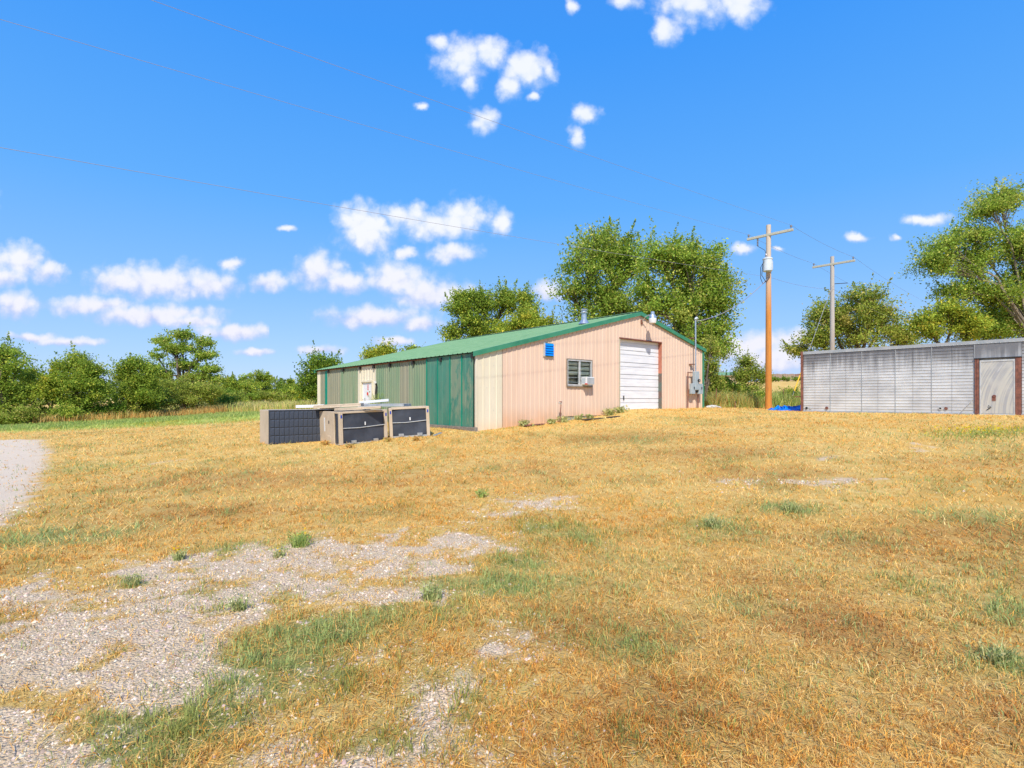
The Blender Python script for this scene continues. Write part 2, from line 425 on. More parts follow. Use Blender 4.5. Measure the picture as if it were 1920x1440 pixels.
def ground_pts(arr):
    arr = np.array(arr, float); k = arr[:, 1] - HY; Y = 1500 / k
    for _ in range(30):
        z = height((arr[:, 0] - CX) / F * Y, Y); Y = 0.5 * Y + 0.5 * (EYE - z) * 1000 / k
    return np.c_[(arr[:, 0] - CX) / F * Y, Y]
_tab = np.random.default_rng(3).random((8, 256, 256))
def vnoise(x, y, k=0):
    xi = np.floor(x).astype(int); yi = np.floor(y).astype(int); fx = x - xi; fy_ = y - yi
    fx = fx * fx * (3 - 2 * fx); fy_ = fy_ * fy_ * (3 - 2 * fy_); T = _tab[k]
    a = T[xi % 256, yi % 256]; b = T[(xi + 1) % 256, yi % 256]; c = T[xi % 256, (yi + 1) % 256]; d = T[(xi + 1) % 256, (yi + 1) % 256]
    return (a * (1 - fx) + b * fx) * (1 - fy_) + (c * (1 - fx) + d * fx) * fy_
def fbm(x, y, s, o=4, k=0):
    t = 0; a = 1; w = 0
    for i in range(o):
        t = t + a * vnoise(x * s + 17.3 * i + k * 5.1, y * s + 9.7 * i, (k + i) % 8); w += a; a *= 0.55; s *= 2.03
    return t / w
def sdf(poly, x, y):
    """signed distance, positive inside"""
    inside = np.zeros(len(x), bool); dist = np.full(len(x), 1e9)
    N = len(poly)
    for i in range(N):
        ax, ay = poly[i]; bx, by = poly[(i + 1) % N]
        dx, dy = bx - ax, by - ay
        t = np.clip(((x - ax) * dx + (y - ay) * dy) / (dx * dx + dy * dy + 1e-12), 0, 1)
        dist = np.minimum(dist, np.hypot(x - ax - t * dx, y - ay - t * dy))
        c = ((ay > y) != (by > y)) & (x < (bx - ax) * (y - ay) / ((by - ay) if abs(by - ay) > 1e-9 else 1e-9) + ax)
        inside ^= c
    return np.where(inside, dist, -dist)
GRAVEL = [ground_pts(p) for p in (
 [(-500, 1120), (0, 1108), (120, 1092), (240, 1070), (330, 1052), (430, 1030), (560, 1012), (650, 1010), (760, 1000), (880, 1000), (962, 998), (965, 1022), (905, 1060), (850, 1095), (790, 1125), (700, 1125), (610, 1140), (520, 1175),
  (440, 1225), (380, 1290), (300, 1335), (240, 1390), (200, 1460), (100, 1700), (-700, 1700)],
 [(-300, 822), (80, 824), (90, 850), (80, 880), (60, 920), (30, 960), (-10, 985), (-300, 1000)],
)]
SPARSE = [ground_pts(p) for p in (
 [(400, 1500), (520, 1370), (600, 1310), (700, 1250), (800, 1225), (930, 1195), (1000, 1190), (1000, 1230), (930, 1290), (880, 1350), (900, 1440), (930, 1600), (400, 1600)],
 [(900, 985), (930, 940), (1000, 925), (1060, 930), (1050, 955), (980, 980), (960, 1000)],
 [(1480, 905), (1560, 898), (1640, 900), (1600, 910), (1500, 912)],
 [(1530, 858), (1570, 856), (1580, 866), (1550, 872)],
 [(1700, 836), (1750, 835), (1780, 842), (1720, 846)],
 [(1360, 905), (1420, 900), (1420, 910), (1370, 915)],
 [(280, 864), (330, 862), (345, 869), (290, 871)],
 [(-50, 1180), (60, 1150), (160, 1140), (100, 1200), (0, 1230)])]
def blobs(lst, x, y):
    c = ground_pts([(a, b) for a, b, *_ in lst]); o = np.zeros(len(x))
    for (X, Y), (_, _, rx, ry, w) in zip(c, lst):
        o = np.maximum(o, w * np.exp(-(((x - X) / rx) ** 2 + ((y - Y) / ry) ** 2)))
    return o
GREEN = [(300, 1400, .35, .25, 1.3), (360, 1340, .4, .28, 1.3), (430, 1290, .4, .28, 1.2), (500, 1230, .4, .3, 1.1), (570, 1190, .45, .28, 1.2), (630, 1280, .18, .2, 1.0), (760, 1160, .5, .25, 1.0), (830, 1140, .3, .3, 1.0),
 (930, 1095, .5, .3, 1.3), (960, 1055, .4, .3, 1.2), (860, 1300, .3, .25, .9), (820, 1330, .3, .22, .9), (700, 1390, .3, .2, .9), (760, 1400, .3, .15, .9), (1010, 985, .5, .5, .9), (910, 880, .3, .3, .7),
 (1180, 1215, .22, .2, .8), (1330, 985, .5, .4, .7), (1480, 955, .5, .35, .8), (1060, 1000, .5, .5, .6), (560, 1018, .18, .2, 1.4), (440, 1030, .4, .3, 1.0), (250, 1090, .25, .18, 1.0), (440, 1140, .22, .18, 1.0), (400, 1128, .5, .25, .9), (560, 1110, .4, .22, .7),
 (800, 1060, .15, .15, .9), (810, 1115, .2, .2, .9), (1600, 1010, .5, .4, .6), (1720, 1100, .3, .3, .5), (1880, 1250, .35, .2, .7), (1900, 1150, .3, .3, .7), (1390, 1130, .3, .3, .6), (1160, 1060, .6, .5, .5), (1850, 970, .8, .5, .5),
 (340, 1300, .3, .3, .8), (100, 1390, .15, .15, .4), (150, 880, 1.5, 1.0, .5), (190, 1000, .5, .4, .6), (60, 1010, .8, .5, .8)]
BROWN = [(1580, 1180, .5, .45, 1.2), (1640, 1020, .8, .6, .9), (1450, 1100, .6, .5, .6), (1420, 890, 1.4, .9, .8), (1300, 850, 2.5, 1.2, .8), (1150, 820, 3, 1.4, .7), (470, 900, 2.6, 1.3, .8), (380, 960, 1.3, .8, .7), (1250, 1330, .5, .35, .7), (1100, 1400, .4, .3, .6),
 (1000, 880, 1.5, 1.5, .6), (1800, 870, 1.5, .8, .6), (1850, 1000, 1.2, .7, .8), (1850, 1350, .5, .3, .6), (1100, 1200, .8, .4, .5), (760, 900, 2, 1, .5)]
def masks(x, y):
    wx = x + (fbm(x, y, 1.7, 4, 1) - .5) * .9; wy = y + (fbm(x, y, 1.7, 4, 2) - .5) * .9
    nf = fbm(x, y, 3.2, 4, 3) - .5; nb = fbm(x, y, .8, 3, 4) - .5
    gr = np.zeros(len(x))
    gr = np.clip(.5 + (sdf(GRAVEL[0], wx, wy) + nf * 1.3) / .6, 0, 1)
    drive = np.clip(.5 + (sdf(GRAVEL[1], x + nf * .5, y + nf * .5) + nf * 1.2) / .8, 0, 1)
    tex = np.clip((fbm(x, y, 4.6, 4, 5) - .50) * 8, 0, 1); strip = np.clip((fbm(x * .6 + y * .5, y, 1.5, 3, 2) - .55) * 7, 0, 1)
    sp = np.zeros(len(x))
    for p in SPARSE: sp = np.maximum(sp, np.clip(.5 + (sdf(p, wx, wy) + nf * .9) / .7, 0, 1) * .95)
    gravel = np.maximum(np.clip(gr * (1 - tex * .62) * (1 - strip * .5), 0, 1), drive)
    bare = np.clip(np.maximum(gravel, sp * (.62 + 1.6 * nf)), 0, 1)
    gn = blobs(GREEN, x, y) * (1 + 1.6 * nf) + np.clip(nf * 3 - .45, 0, .5) + np.clip(nb * 2.6 - .25, 0, .3)
    # the strip of lusher grass along the tree line and on the far meadow
    lush = np.clip((y - 27.5 - .28 * (x + 16) + nf * 2) / 2.5, 0, 1) * np.clip((-1.2 - x) / 3, 0, 1) * (x > -60)
    dryband = np.clip((y - 36 - .1 * (x + 16)) / 3, 0, 1) * (x < -4)
    br = blobs(BROWN, x, y) * (1 + 1.4 * nf) + np.clip(nb * 2.4 - .22, 0, .5)
    return bare, np.clip(gn, 0, 1.2), np.clip(br, 0, 1), np.clip(lush * (1 - .75 * dryband), 0, 1), drive

def axis(lo, hi, c, fine, grow, maxs):
    out = [c]; s = fine
    while out[-1] < hi: out.append(out[-1] + s); s = min(maxs, fine + (abs(out[-1] - c)) * grow)
    neg = [c]
    while neg[-1] > lo: neg.append(neg[-1] - min(maxs, fine + abs(neg[-1] - c) * grow))
    return np.array(sorted(set(neg[1:] + out)))
gx = axis(-900, 900, 0.0, 0.05, 0.024, 60)
gy = axis(-300, 2600, 3.0, 0.05, 0.026, 80)
GX, GY = np.meshgrid(gx, gy)
fx, fy2 = GX.ravel(), GY.ravel()
hzv = height(fx, fy2)
bare, gn, br, lush, gr = masks(fx, fy2)
near = np.exp(-((np.hypot(fx, fy2)) / 14) ** 2)
hzv2 = hzv + (fbm(fx, fy2, 1.1, 3, 6) - .5) * .05 + (fbm(fx, fy2, 6, 3, 7) - .5) * .02 * near
nx, ny = len(gx), len(gy)
idx = np.arange(nx * ny).reshape(ny, nx)
quads = np.stack([idx[:-1, :-1], idx[:-1, 1:], idx[1:, 1:], idx[1:, :-1]], -1).ravel()
def groundmat():
    m = bpy.data.materials.new('dry_lawn_ground'); m.use_nodes = True
    q = G(m.node_tree); b = m.node_tree.nodes['Principled BSDF']
    b.inputs['Roughness'].default_value = 0.95; b.inputs['Specular IOR Level'].default_value = 0.1
    pos = q.n('ShaderNodeNewGeometry').outputs['Position']
    at = lambda s: q.n('ShaderNodeAttribute', attribute_name=s).outputs['Fac']
    fib = q.noise(q.vmath('MULTIPLY', pos, (1, 1, 0)), 60, 5, 0.7)
    mid = q.noise(pos, 5.5, 6, 0.65)
    big = q.noise(pos, 0.7, 5, 0.6)
    straw = q.mix(q.ss(fib, 0.3, 0.7), (0.52, 0.31, 0.08), (0.80, 0.54, 0.17))
    straw = q.mix(q.ss(mid, 0.42, 0.68, 0, 0.7), straw, (0.84, 0.61, 0.24))
    straw = q.mix(q.ss(big, 0.45, 0.68, 0, 0.7), straw, (0.68, 0.37, 0.08))
    c = q.mix(q.math('MULTIPLY', at('brown'), 0.7), straw, q.mix(q.ss(fib, 0.3, 0.7), (0.30, 0.14, 0.045), (0.56, 0.28, 0.08)))
    c = q.mix(q.math('MULTIPLY', q.math('ADD', at('green'), 0.12), q.ss(mid, 0.3, 0.6, 0.4, 0.9)), c, q.mix(q.ss(fib, 0.3, 0.7), (0.20, 0.22, 0.06), (0.38, 0.37, 0.12)))
    c = q.mix(at('lush'), c, q.mix(q.ss(mid, 0.35, 0.65), (0.30, 0.38, 0.08), (0.50, 0.52, 0.14)))
    vor = q.n('ShaderNodeTexVoronoi', feature='F1'); q.put(vor.inputs['Vector'], pos); vor.inputs['Scale'].default_value = 75
    vor2 = q.n('ShaderNodeTexVoronoi', feature='F1'); q.put(vor2.inputs['Vector'], pos); vor2.inputs['Scale'].default_value = 60
    sand = q.mix(q.ss(mid, 0.3, 0.7), (0.71, 0.52, 0.31), (0.81, 0.62, 0.40))
    sep3 = q.n('ShaderNodeSeparateColor'); q.put(sep3.inputs[0], vor.outputs['Color'])
    stones = q.mix(sep3.outputs[0], (0.40, 0.31, 0.21), (0.74, 0.59, 0.42))
    gcol = q.mix(q.ss(vor.outputs['Distance'], 0.25, 0.6), stones, sand)
    gcol = q.mix(q.math('MULTIPLY', at('drive'), 0.5), gcol, (0.86, 0.74, 0.60))
    bm = q.ss(q.math('ADD', at('bare'), q.math('MULTIPLY', q.math('SUBTRACT', mid, 0.5), 0.7)), 0.25, 0.7)
    c = q.mix(bm, c, gcol)
    q.put(b.inputs['Base Color'], c)
    bn = q.n('ShaderNodeBump'); bn.inputs['Strength'].default_value = 0.9; bn.inputs['Distance'].default_value = 0.025
    hh = q.math('ADD', fib, q.math('MULTIPLY', q.math('SUBTRACT', 1.0, vor2.outputs['Distance']), q.math('MULTIPLY', bm, 0.8)))
    q.put(bn.inputs['Height'], hh); q.put(b.inputs['Normal'], bn.outputs[0])
    return m
ground = np_mesh('ground', np.c_[fx, fy2, hzv2], quads, 4, groundmat(),
                 dict(bare=bare, green=gn, brown=br, lush=lush, drive=gr), smooth=True)
tag(ground, kind='structure')
print('ground', nx, ny)
M['rust2'] = mat('red_oxide_jamb', (0.50, 0.19, 0.12), (0.40, 0.14, 0.09), 3, 0.7, fine=0.15)
M['dkgreen'] = mat('dark_green_jamb', (0.10, 0.14, 0.12), (0.16, 0.10, 0.08), 3, 0.7, fine=0.15)

# ================================================================== METAL BUILDING
Z0 = 0.45
CY = 18.5
PX0 = (893 - CX) / F * CY
RZ = math.atan2(0.6386, 0.7695)
XR, XL = 2165.0, 130.0
W, LEN = 14.53, 15.4
SL = 0.25
UA = 9.18                                   # ridge position across the gable
ZA = 5.50 - Z0                              # ridge height of the wall (local)
def gY(px): return CY * (XR - 893) / (XR - px)
def gu(px): return (gY(px) - CY) / 0.6386
def gz(px, py): return EYE + (HY - py) / 1000 * gY(px) - Z0
def sY(px): return CY * (893 - XL) / (px - XL)
def sv(px): return (sY(px) - CY) / 0.7695
def sz(px, py): return EYE + (HY - py) / 1000 * sY(px) - Z0
def roofz(u): return ZA - SL * abs(u - UA)
bld = empty('metal_building', 'long metal workshop with peach ribbed gable, green roof and patchy green side wall', 'building', (PX0, CY, Z0), RZ)

def sheet(b, u0, u1, bot, top, pitch, h, rw, T, openings=(), off0=0.0, minor=False):
    """ribbed sheet between u0 and u1; bot/top are functions of u; T(u, out, z) maps to local space"""
    bp = {u0: 0.0, u1: 0.0}
    k0 = math.floor(u0 / pitch) - 1; k1 = math.ceil(u1 / pitch) + 1
    def prof(u):
        t = abs(((u + pitch / 2) % pitch) - pitch / 2)
        if t < rw * 0.25: return h
        if t < rw * 0.5: return h * (1 - (t - rw * .25) / (rw * .25))
        return 0.0
    br_ = {u0, u1}
    for k in range(k0, k1 + 1):
        for d in (-rw / 2, -rw / 4, rw / 4, rw / 2):
            u = k * pitch + d
            if u0 < u < u1: br_.add(u)
    if u0 < UA < u1 and top is roofz: br_.add(UA)
    for (a, c, z0, z1) in openings:
        for u in (a, c):
            if u0 < u < u1: br_.add(u)
    us = sorted(br_)
    for a, c in zip(us[:-1], us[1:]):
        if c - a < 1e-4: continue
        m = (a + c) / 2
        segs = [(bot(m) if callable(bot) else bot, None)]
        zb = bot if not callable(bot) else None
        cuts = sorted([(z0, z1) for (oa, oc, z0, z1) in openings if oa - 1e-4 <= m <= oc + 1e-4])
        spans = []; cur = 'B'
        for z0, z1 in cuts:
            spans.append((cur, z0)); cur = z1
        spans.append((cur, 'T'))
        for lo, hi in spans:
            def ev(x, u): return (bot(u) if callable(bot) else bot) if x == 'B' else ((top(u) if callable(top) else top) if x == 'T' else x)
            l0, l1, h0, h1 = ev(lo, a), ev(lo, c), ev(hi, a), ev(hi, c)
            if h0 - l0 < 1e-3 and h1 - l1 < 1e-3: continue
            pa, pc = prof(a) + off0, prof(c) + off0
            b.add([T(a, pa, l0), T(c, pc, l1), T(c, pc, h1), T(a, pa, h0)], [(0, 1, 2, 3)])
    return b
Tg = lambda u, o, z: (u, -o, z)
Ts = lambda v, o, z: (-o, v, z)

# openings of the gable
du0, du1 = gu(1162.3), gu(1240.3); dz1 = gz(1162.3, 634.3)
wu0, wu1 = gu(1063), gu(1107.7); wz0, wz1 = gz(1063, 721.5), gz(1063, 674.5)
vu0, vu1 = gu(1019.5), gu(1035.3); vz0, vz1 = gz(1019.5, 667), gz(1019.5, 644)
lou0, lou1 = gu(1060), gu(1163)
lowz = gz(1062, 780.5)
def gbot(u): return lowz if lou0 <= u <= lou1 else -0.3
OPEN = [(du0, du1, -0.35, dz1), (wu0, wu1, wz0, wz1)]
# cream end sheets, then peach sheets
ucream = gu(941.5)
us = [0.0, ucream * 0.5, ucream]
for a, c in zip(us[:-1], us[1:]):
    sheet(MB(), a, c, -0.3, roofz, 0.30, 0.022, 0.055, Tg, off0=0.004).build('wall_panel', M['cream'], bld)
us = [ucream]
while us[-1] < W - 0.5: us.append(min(W, us[-1] + 0.916))
us[-1] = W
for a, c in zip(us[:-1], us[1:]):
    b = MB()
    # split where the siding stops short above the foundation
    cuts = [a] + [x for x in (lou0, lou1) if a < x < c] + [c]
    for p_, q_ in zip(cuts[:-1], cuts[1:]):
        mid = (p_ + q_) / 2
        sheet(b, p_, q_, lowz if lou0 < mid < lou1 else -0.3, roofz, 0.229, 0.020, 0.05, Tg, OPEN)
    if b.f: b.build('wall_panel', M['peach'], bld)
# rows of screws on the cream sheets
b = MB()
for u in np.arange(0.15, ucream, 0.15):
    for z in (0.75, 1.55, 2.35): b.disc((u, -0.006, z), (0, -1, 0), 0.010, 0.01, 6)
sc = b.build('screw', M['alu'], bld); sc['kind'] = 'stuff'
# foundation strip
b = MB(); b.box(lou0 - 0.3, lou1 + 0.3, 0.03, 0.25, -0.3, lowz + 0.05)
b.build('foundation', M['conc'], bld)
# far walls
b = MB()
b.add([(W, 0, -0.4), (W, LEN, -0.4), (W, LEN, roofz(W)), (W, 0, roofz(W))], [(0, 1, 2, 3)])
b.add([(0, LEN, -0.4), (W, LEN, -0.4), (W, LEN, roofz(W)), (UA, LEN, ZA), (0, LEN, roofz(0))], [(0, 1, 2, 3, 4)])
b.build('rear_wall', M['tan'], bld)
# long side wall
EH = roofz(0)
SECT = [(593.6, 600.8, 'cream'), (600.8, 609.7, 'tan'), (609.7, 614.6, 'stripe'), (614.6, 639, 'tan'), (639, 671, 'sage'), (671, 705.2, 'cream'),
        (705.2, 727, 'sage'), (727, 749.6, 'sage'), (749.6, 767, 'tan'), (767, 784, 'sage'), (784, 802.3, 'sage'), (802.3, 823, 'green'), (823, 846, 'green'), (846, 868, 'mixgreen'), (868, 889.8, 'mixgreen'), (889.8, 893, 'cream')]
pd0, pd1 = sv(698.5), sv(678.6); pdz = sz(690, 714.5)
SOPEN = [(pd0, pd1, -0.5, pdz)]
sbot = 0.17
for (xa, xb, mk) in SECT:
    v0, v1 = sv(xb), sv(xa)
    v0 = max(v0, 0.0); v1 = min(v1, LEN)
    low = sbot if mk in ('green', 'mixgreen') else -0.4
    nn = max(1, round((v1 - v0) / 1.1)) if mk not in ('stripe',) else 1
    for i in range(nn):
        a, c = v0 + (v1 - v0) * i / nn, v0 + (v1 - v0) * (i + 1) / nn
        off = {'green': 0.05, 'mixgreen': 0.05, 'stripe': 0.012}.get(mk, 0.0)
        hh = {'green': 0.010, 'mixgreen': 0.010, 'stripe': 0.0}.get(mk, 0.022)
        sheet(MB(), a, c, low, EH - 0.01, 0.20 if mk == 'sage' else 0.30, 0.03 if mk == 'sage' else hh, 0.07, Ts, SOPEN, off0=off).build('wall_panel', M[mk], bld)
        if off == 0.05:   # raised seams of the big sliding doors
            MB().box(-0.085, -0.05, c - 0.03, c + 0.0, low, EH - 0.03).build('door_seam', M['stripe'], bld)
# sill lumber under the sliding doors
for i in range(2):
    v0 = sv(893) + 0.0 + i * 1.2
MB().box(-0.14, -0.02, -0.12, sv(806), 0.055, 0.165).build('sill_beam', M['wood'], bld, bevel=0.01)
MB().box(-0.16, -0.03, -0.25, 0.55, -0.06, 0.06).build('sill_beam', M['wood'], bld, bevel=0.01)
# small dark brackets along the eave
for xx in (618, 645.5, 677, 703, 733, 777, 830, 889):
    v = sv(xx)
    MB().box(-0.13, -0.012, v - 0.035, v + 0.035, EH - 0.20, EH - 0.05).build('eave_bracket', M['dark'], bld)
# person door
b = MB(); b.box(0.02, 0.06, pd0 + 0.05, pd1 - 0.05, -0.3, pdz - 0.05)
dr = b.build('door', M['white'], bld)
b = MB()
b.box(-0.04, 0.05, pd0 - 0.02, pd0 + 0.05, -0.3, pdz); b.box(-0.04, 0.05, pd1 - 0.05, pd1 + 0.02, -0.3, pdz); b.box(-0.05, 0.05, pd0 - 0.03, pd1 + 0.03, pdz - 0.05, pdz + 0.03)
b.build('door_frame', M['cream'], dr)
vm = (pd0 + pd1) / 2
MB().box(0.012, 0.018, vm - 0.16, vm + 0.06, pdz - 0.72, pdz - 0.12).build('notice', M['sticker'], dr)
b = MB()
for k in range(5): b.box(0.006, 0.011, vm - 0.13 + 0.012 * (k % 2), vm - 0.02, pdz - 0.20 - k * 0.055, pdz - 0.165 - k * 0.055)
b.disc((0.009, vm - 0.03, pdz - 0.60), (-1, 0, 0), 0.085, 0.005, 14)
rp = b.build('red_print', M['red'], dr); rp['kind'] = 'stuff'
MB().tube([(0.02, vm - 0.04, 0.9), (-0.05, vm - 0.04, 0.9), (-0.05, vm - 0.04, 0.62), (0.02, vm - 0.04, 0.62)], 0.014, 6).build('handle', M['dark'], dr)
# roof
OV = 0.16
def Tr(side):
    def f(v, o, s):    # s along slope from ridge, o normal
        cs, sn = 1 / math.hypot(1, SL), SL / math.hypot(1, SL)
        return (UA + side * (s * cs + o * sn), v, ZA + 0.05 - s * sn + o * cs)
    return f
for side, run in ((-1, UA + OV), (1, W - UA + OV)):
    sl = run * math.hypot(1, SL)
    v = -0.08; nsh = 17; wsh = (LEN + 0.16) / nsh
    for i in range(nsh):
        sheet(MB(), v + i * wsh, v + (i + 1) * wsh, 0.0, sl, 0.305, 0.026, 0.07, Tr(side)).build('roof_panel', M['roof'], bld)
b = MB()
for s in (-1, 1):
    b.add([(UA, -0.10, ZA + 0.115), (UA, LEN + 0.1, ZA + 0.115), (UA + s * 0.2, LEN + 0.1, ZA + 0.06), (UA + s * 0.2, -0.10, ZA + 0.06)], [(0, 1, 2, 3)])
b.build('ridge_cap', M['roof'], bld)
b = MB()
for (ua, ub) in ((-OV, UA), (UA, W + OV)):
    for y0, y1 in ((-0.11, -0.03), (LEN + 0.03, LEN + 0.11)):
        za, zb = roofz(ua) + 0.075, roofz(ub) + 0.075
        vs = [(ua, y, z) for y in (y0, y1) for z in (za - 0.17, za)] + [(ub, y, z) for y in (y0, y1) for z in (zb - 0.17, zb)]
        MB().add(vs, [(0, 1, 3, 2), (4, 6, 7, 5), (0, 4, 5, 1), (2, 3, 7, 6), (0, 2, 6, 4), (1, 5, 7, 3)]).build('rake_trim', M['trim'], bld)
MB().box(W - 0.10, W + 0.05, -0.05, 0.10, -0.3, roofz(W) - 0.10).build('corner_trim', M['trim'], bld)
MB().box(-0.035, 0.03, -0.035, 0.03, -0.3, roofz(0) - 0.06).build('corner_trim', M['cream'], bld)
MB().box(W - 0.10, W + 0.02, LEN - 0.1, LEN + 0.04, -0.3, roofz(W) - 0.10).build('corner_trim', M['trim'], bld)
# soffit strip (purlin) at the eave
MB().box(-0.045, -0.002, 0.0, LEN, EH - 0.055, EH - 0.005).build('eave_strip', M['rust'], bld)

# ---- overhead door, recessed
RD = 0.18
dh = dz1 + 0.35
zb = gz(1163, 771)
ns = 6; sh = (dz1 - zb + 0.06) / ns
od = MB().box(du0, du1, RD + 0.045, RD + 0.06, -0.35, dz1 + 0.1).build('overhead_door', M['white'], bld)
for i in range(ns):
    z1 = dz1 + 0.06 - i * sh; z0 = z1 - sh
    prof = [(0, z1 - 0.004), (0.0, z1 - sh * .30), (-0.03, z1 - sh * .325), (-0.03, z1 - sh * .35), (0.0, z1 - sh * .375), (0.0, z1 - sh * .60), (-0.006, z1 - sh * .62), (0.0, z1 - sh * .64),
            (0.0, z0 + 0.022), (-0.035, z0 + 0.014), (-0.035, z0 + 0.002)]
    b = MB(); vs = []
    for (o, z) in prof:
        for u in (du0 + 0.01, du1 - 0.0): vs.append((u, RD - o * 1.0, z))
    b.add(vs, [(2 * k, 2 * k + 1, 2 * k + 3, 2 * k + 2) for k in range(len(prof) - 1)])
    b.build('door_section', M['white'], od)
b = MB()
b.box(du0 + 0.45, du0 + 0.49, RD - 0.04, RD, dz1 - 3.00 + .28, dz1 - 2.80 + .28)
b.build('door_handle', M['dark'], od)
# jambs and head of the recess
zj = dz1 - 1.45
MB().box(du1, du1 + 0.02, -0.012, RD + 0.05, zj, dz1).build('door_jamb', M['rust2'], bld)
MB().box(du1, du1 + 0.02, -0.012, RD + 0.05, -0.35, zj).build('door_jamb', M['dkgreen'], bld)
MB().box(du1 - 0.002, du1 + 0.075, -0.035, -0.022, -0.35, dz1 + 0.04).build('door_jamb', M['peach'], bld)
MB().box(du0 - 0.02, du0, -0.012, RD + 0.05, -0.35, dz1).build('door_jamb', M['trim'], bld)
MB().box(du0 - 0.05, du1 + 0.05, -0.034, RD + 0.05, dz1, dz1 + 0.045).build('door_head', M['rust'], bld)
# ---- window
wn = MB().box(wu0 - 0.03, wu1 + 0.03, 0.20, 0.22, wz0 - 0.05, wz1 + 0.05).build('window', M['indoor'], bld)
b = MB(); t = 0.03
b.box(wu0 - 0.02, wu1 + 0.02, -0.05, 0.05, wz0 - 0.03, wz0 + t); b.box(wu0 - 0.02, wu1 + 0.02, -0.05, 0.05, wz1 - t, wz1 + 0.02)
b.box(wu0 - 0.02, wu0 + t, -0.05, 0.05, wz0 + t, wz1 - t); b.box(wu1 - t, wu1 + 0.02, -0.05, 0.05, wz0 + t, wz1 - t)
wm = (wu0 + wu1) / 2; b.box(wm - 0.04, wm + 0.04, -0.045, 0.045, wz0 + t, wz1 - t)
b.build('window_frame', M['alu'], wn)
b = MB()
b.box(wu0 - 0.045, wu1 + 0.045, -0.06, -0.022, wz1 + 0.02, wz1 + 0.05); b.box(wu0 - 0.045, wu1 + 0.045, -0.075, -0.022, wz0 - 0.085, wz0 - 0.03)
b.box(wu0 - 0.05, wu0 - 0.02, -0.06, -0.022, wz0 - 0.03, wz1 + 0.02); b.box(wu1 + 0.02, wu1 + 0.05, -0.06, -0.022, wz0 - 0.03, wz1 + 0.02)
b.build('window_sill', M['wood'], wn)
for a, c in ((wu0 + t, wm - 0.04), (wm + 0.04, wu1 - t)):
    MB().box(a, c, 0.004, 0.008, wz0 + t, wz1 - t).build('pane', M['glass'], wn)
    for k in range(5):
        z = wz1 - 0.12 - k * 0.19
        if z < wz0 + 0.12: break
        MB().box(a, c, 0.015, 0.03, z - 0.02, z + 0.005).build('glazing_bar', M['alu'], wn)
    for k in range(3 if a < wm else 4):
        z = wz1 - 0.05 - k * 0.19
        MB().box(a, c, 0.06, 0.07, z - 0.155, z - 0.01).build('blind_slat', M['blind'], wn)
# ---- blue louvred vent
ve = MB().box(vu0, vu1, -0.07, -0.02, vz0 - 0.02, vz1 + 0.02).build('louvre_vent', M['trim'], bld)
b = MB(); b.box(vu0 - 0.05, vu0, -0.09, -0.015, vz0 - 0.03, vz1 + 0.03); b.build('vent_frame', M['alu'], ve)
k = 5; hh = (vz1 - vz0) / k
for i in range(k):
    z = vz1 - i * hh
    MB().add([(vu0 + 0.01, -0.075, z), (vu1, -0.075, z), (vu1, -0.115, z - hh * .92), (vu0 + 0.01, -0.115, z - hh * .92), (vu1, -0.075, z - hh * .92), (vu0 + 0.01, -0.075, z - hh * .92)],
             [(0, 3, 2, 1), (2, 3, 5, 4), (1, 2, 4), (0, 5, 3)]).build('louvre_slat', M['blue'], ve)

def bl(x, y, z):    # building-local -> world
    c, s = math.cos(RZ), math.sin(RZ)
    return (PX0 + c * x - s * y, CY + s * x + c * y, Z0 + z)
# ---- window air conditioner
au0, au1 = gu(1092), gu(1107)
az0 = wz0 + 0.02; az1 = az0 + 0.31
ac = empty('window_air_conditioner', 'white boxy air conditioner sticking out of the aluminium window', 'air conditioner', bl((au0 + au1) / 2 - 0.10, -0.02, az0), RZ)
hw = (au1 - au0) / 2 - 0.01
MB().box(-hw, hw, -0.30, 0.01, 0, az1 - az0).build('casing', M['sticker'], ac, bevel=0.01)
b = MB()
for k in range(7): b.box(-hw - 0.006, -hw + 0.002, -0.22 + k * 0.028, -0.208 + k * 0.028, 0.05, 0.26)
b.build('side_vent', M['greybox'], ac)
MB().box(-hw + 0.03, hw - 0.02, -0.306, -0.298, 0.03, az1 - az0 - 0.03).build('rear_grille', M['hvac2'], ac)
MB().box(-hw - 0.004, -hw + 0.07, -0.304, -0.20, 0.005, 0.05).build('red_sticker', M['red'], ac)
# ---- roof flue
fu = gu(1096.5) - 0.0
fs = -1
zr = roofz(gu(1094)) + 0.02
zr = roofz(gu(1093) + 1.05) + 0.05
fl = empty('roof_flue', 'shiny galvanised flue pipe with flared cap on the green roof', 'flue', bl(gu(1093) + 1.05, 0.9, zr), RZ)
fl.scale = (.72, .72, .60)
b = MB(); b.lathe([(0.36, 0.0), (0.30, 0.10), (0.21, 0.26), (0.17, 0.30), (0.165, 0.62)], 18); b.build('flashing', M['galv'], fl, smooth=False)
MB().lathe([(0.155, 0.55), (0.155, 0.78), (0.23, 0.80), (0.235, 0.85), (0.16, 0.90), (0.155, 0.98)], 18).build('pipe', M['galv'], fl)
MB().lathe([(0.20, 0.99), (0.21, 1.05), (0.13, 1.10), (0.02, 1.12)], 18).build('cap', M['galv'], fl)
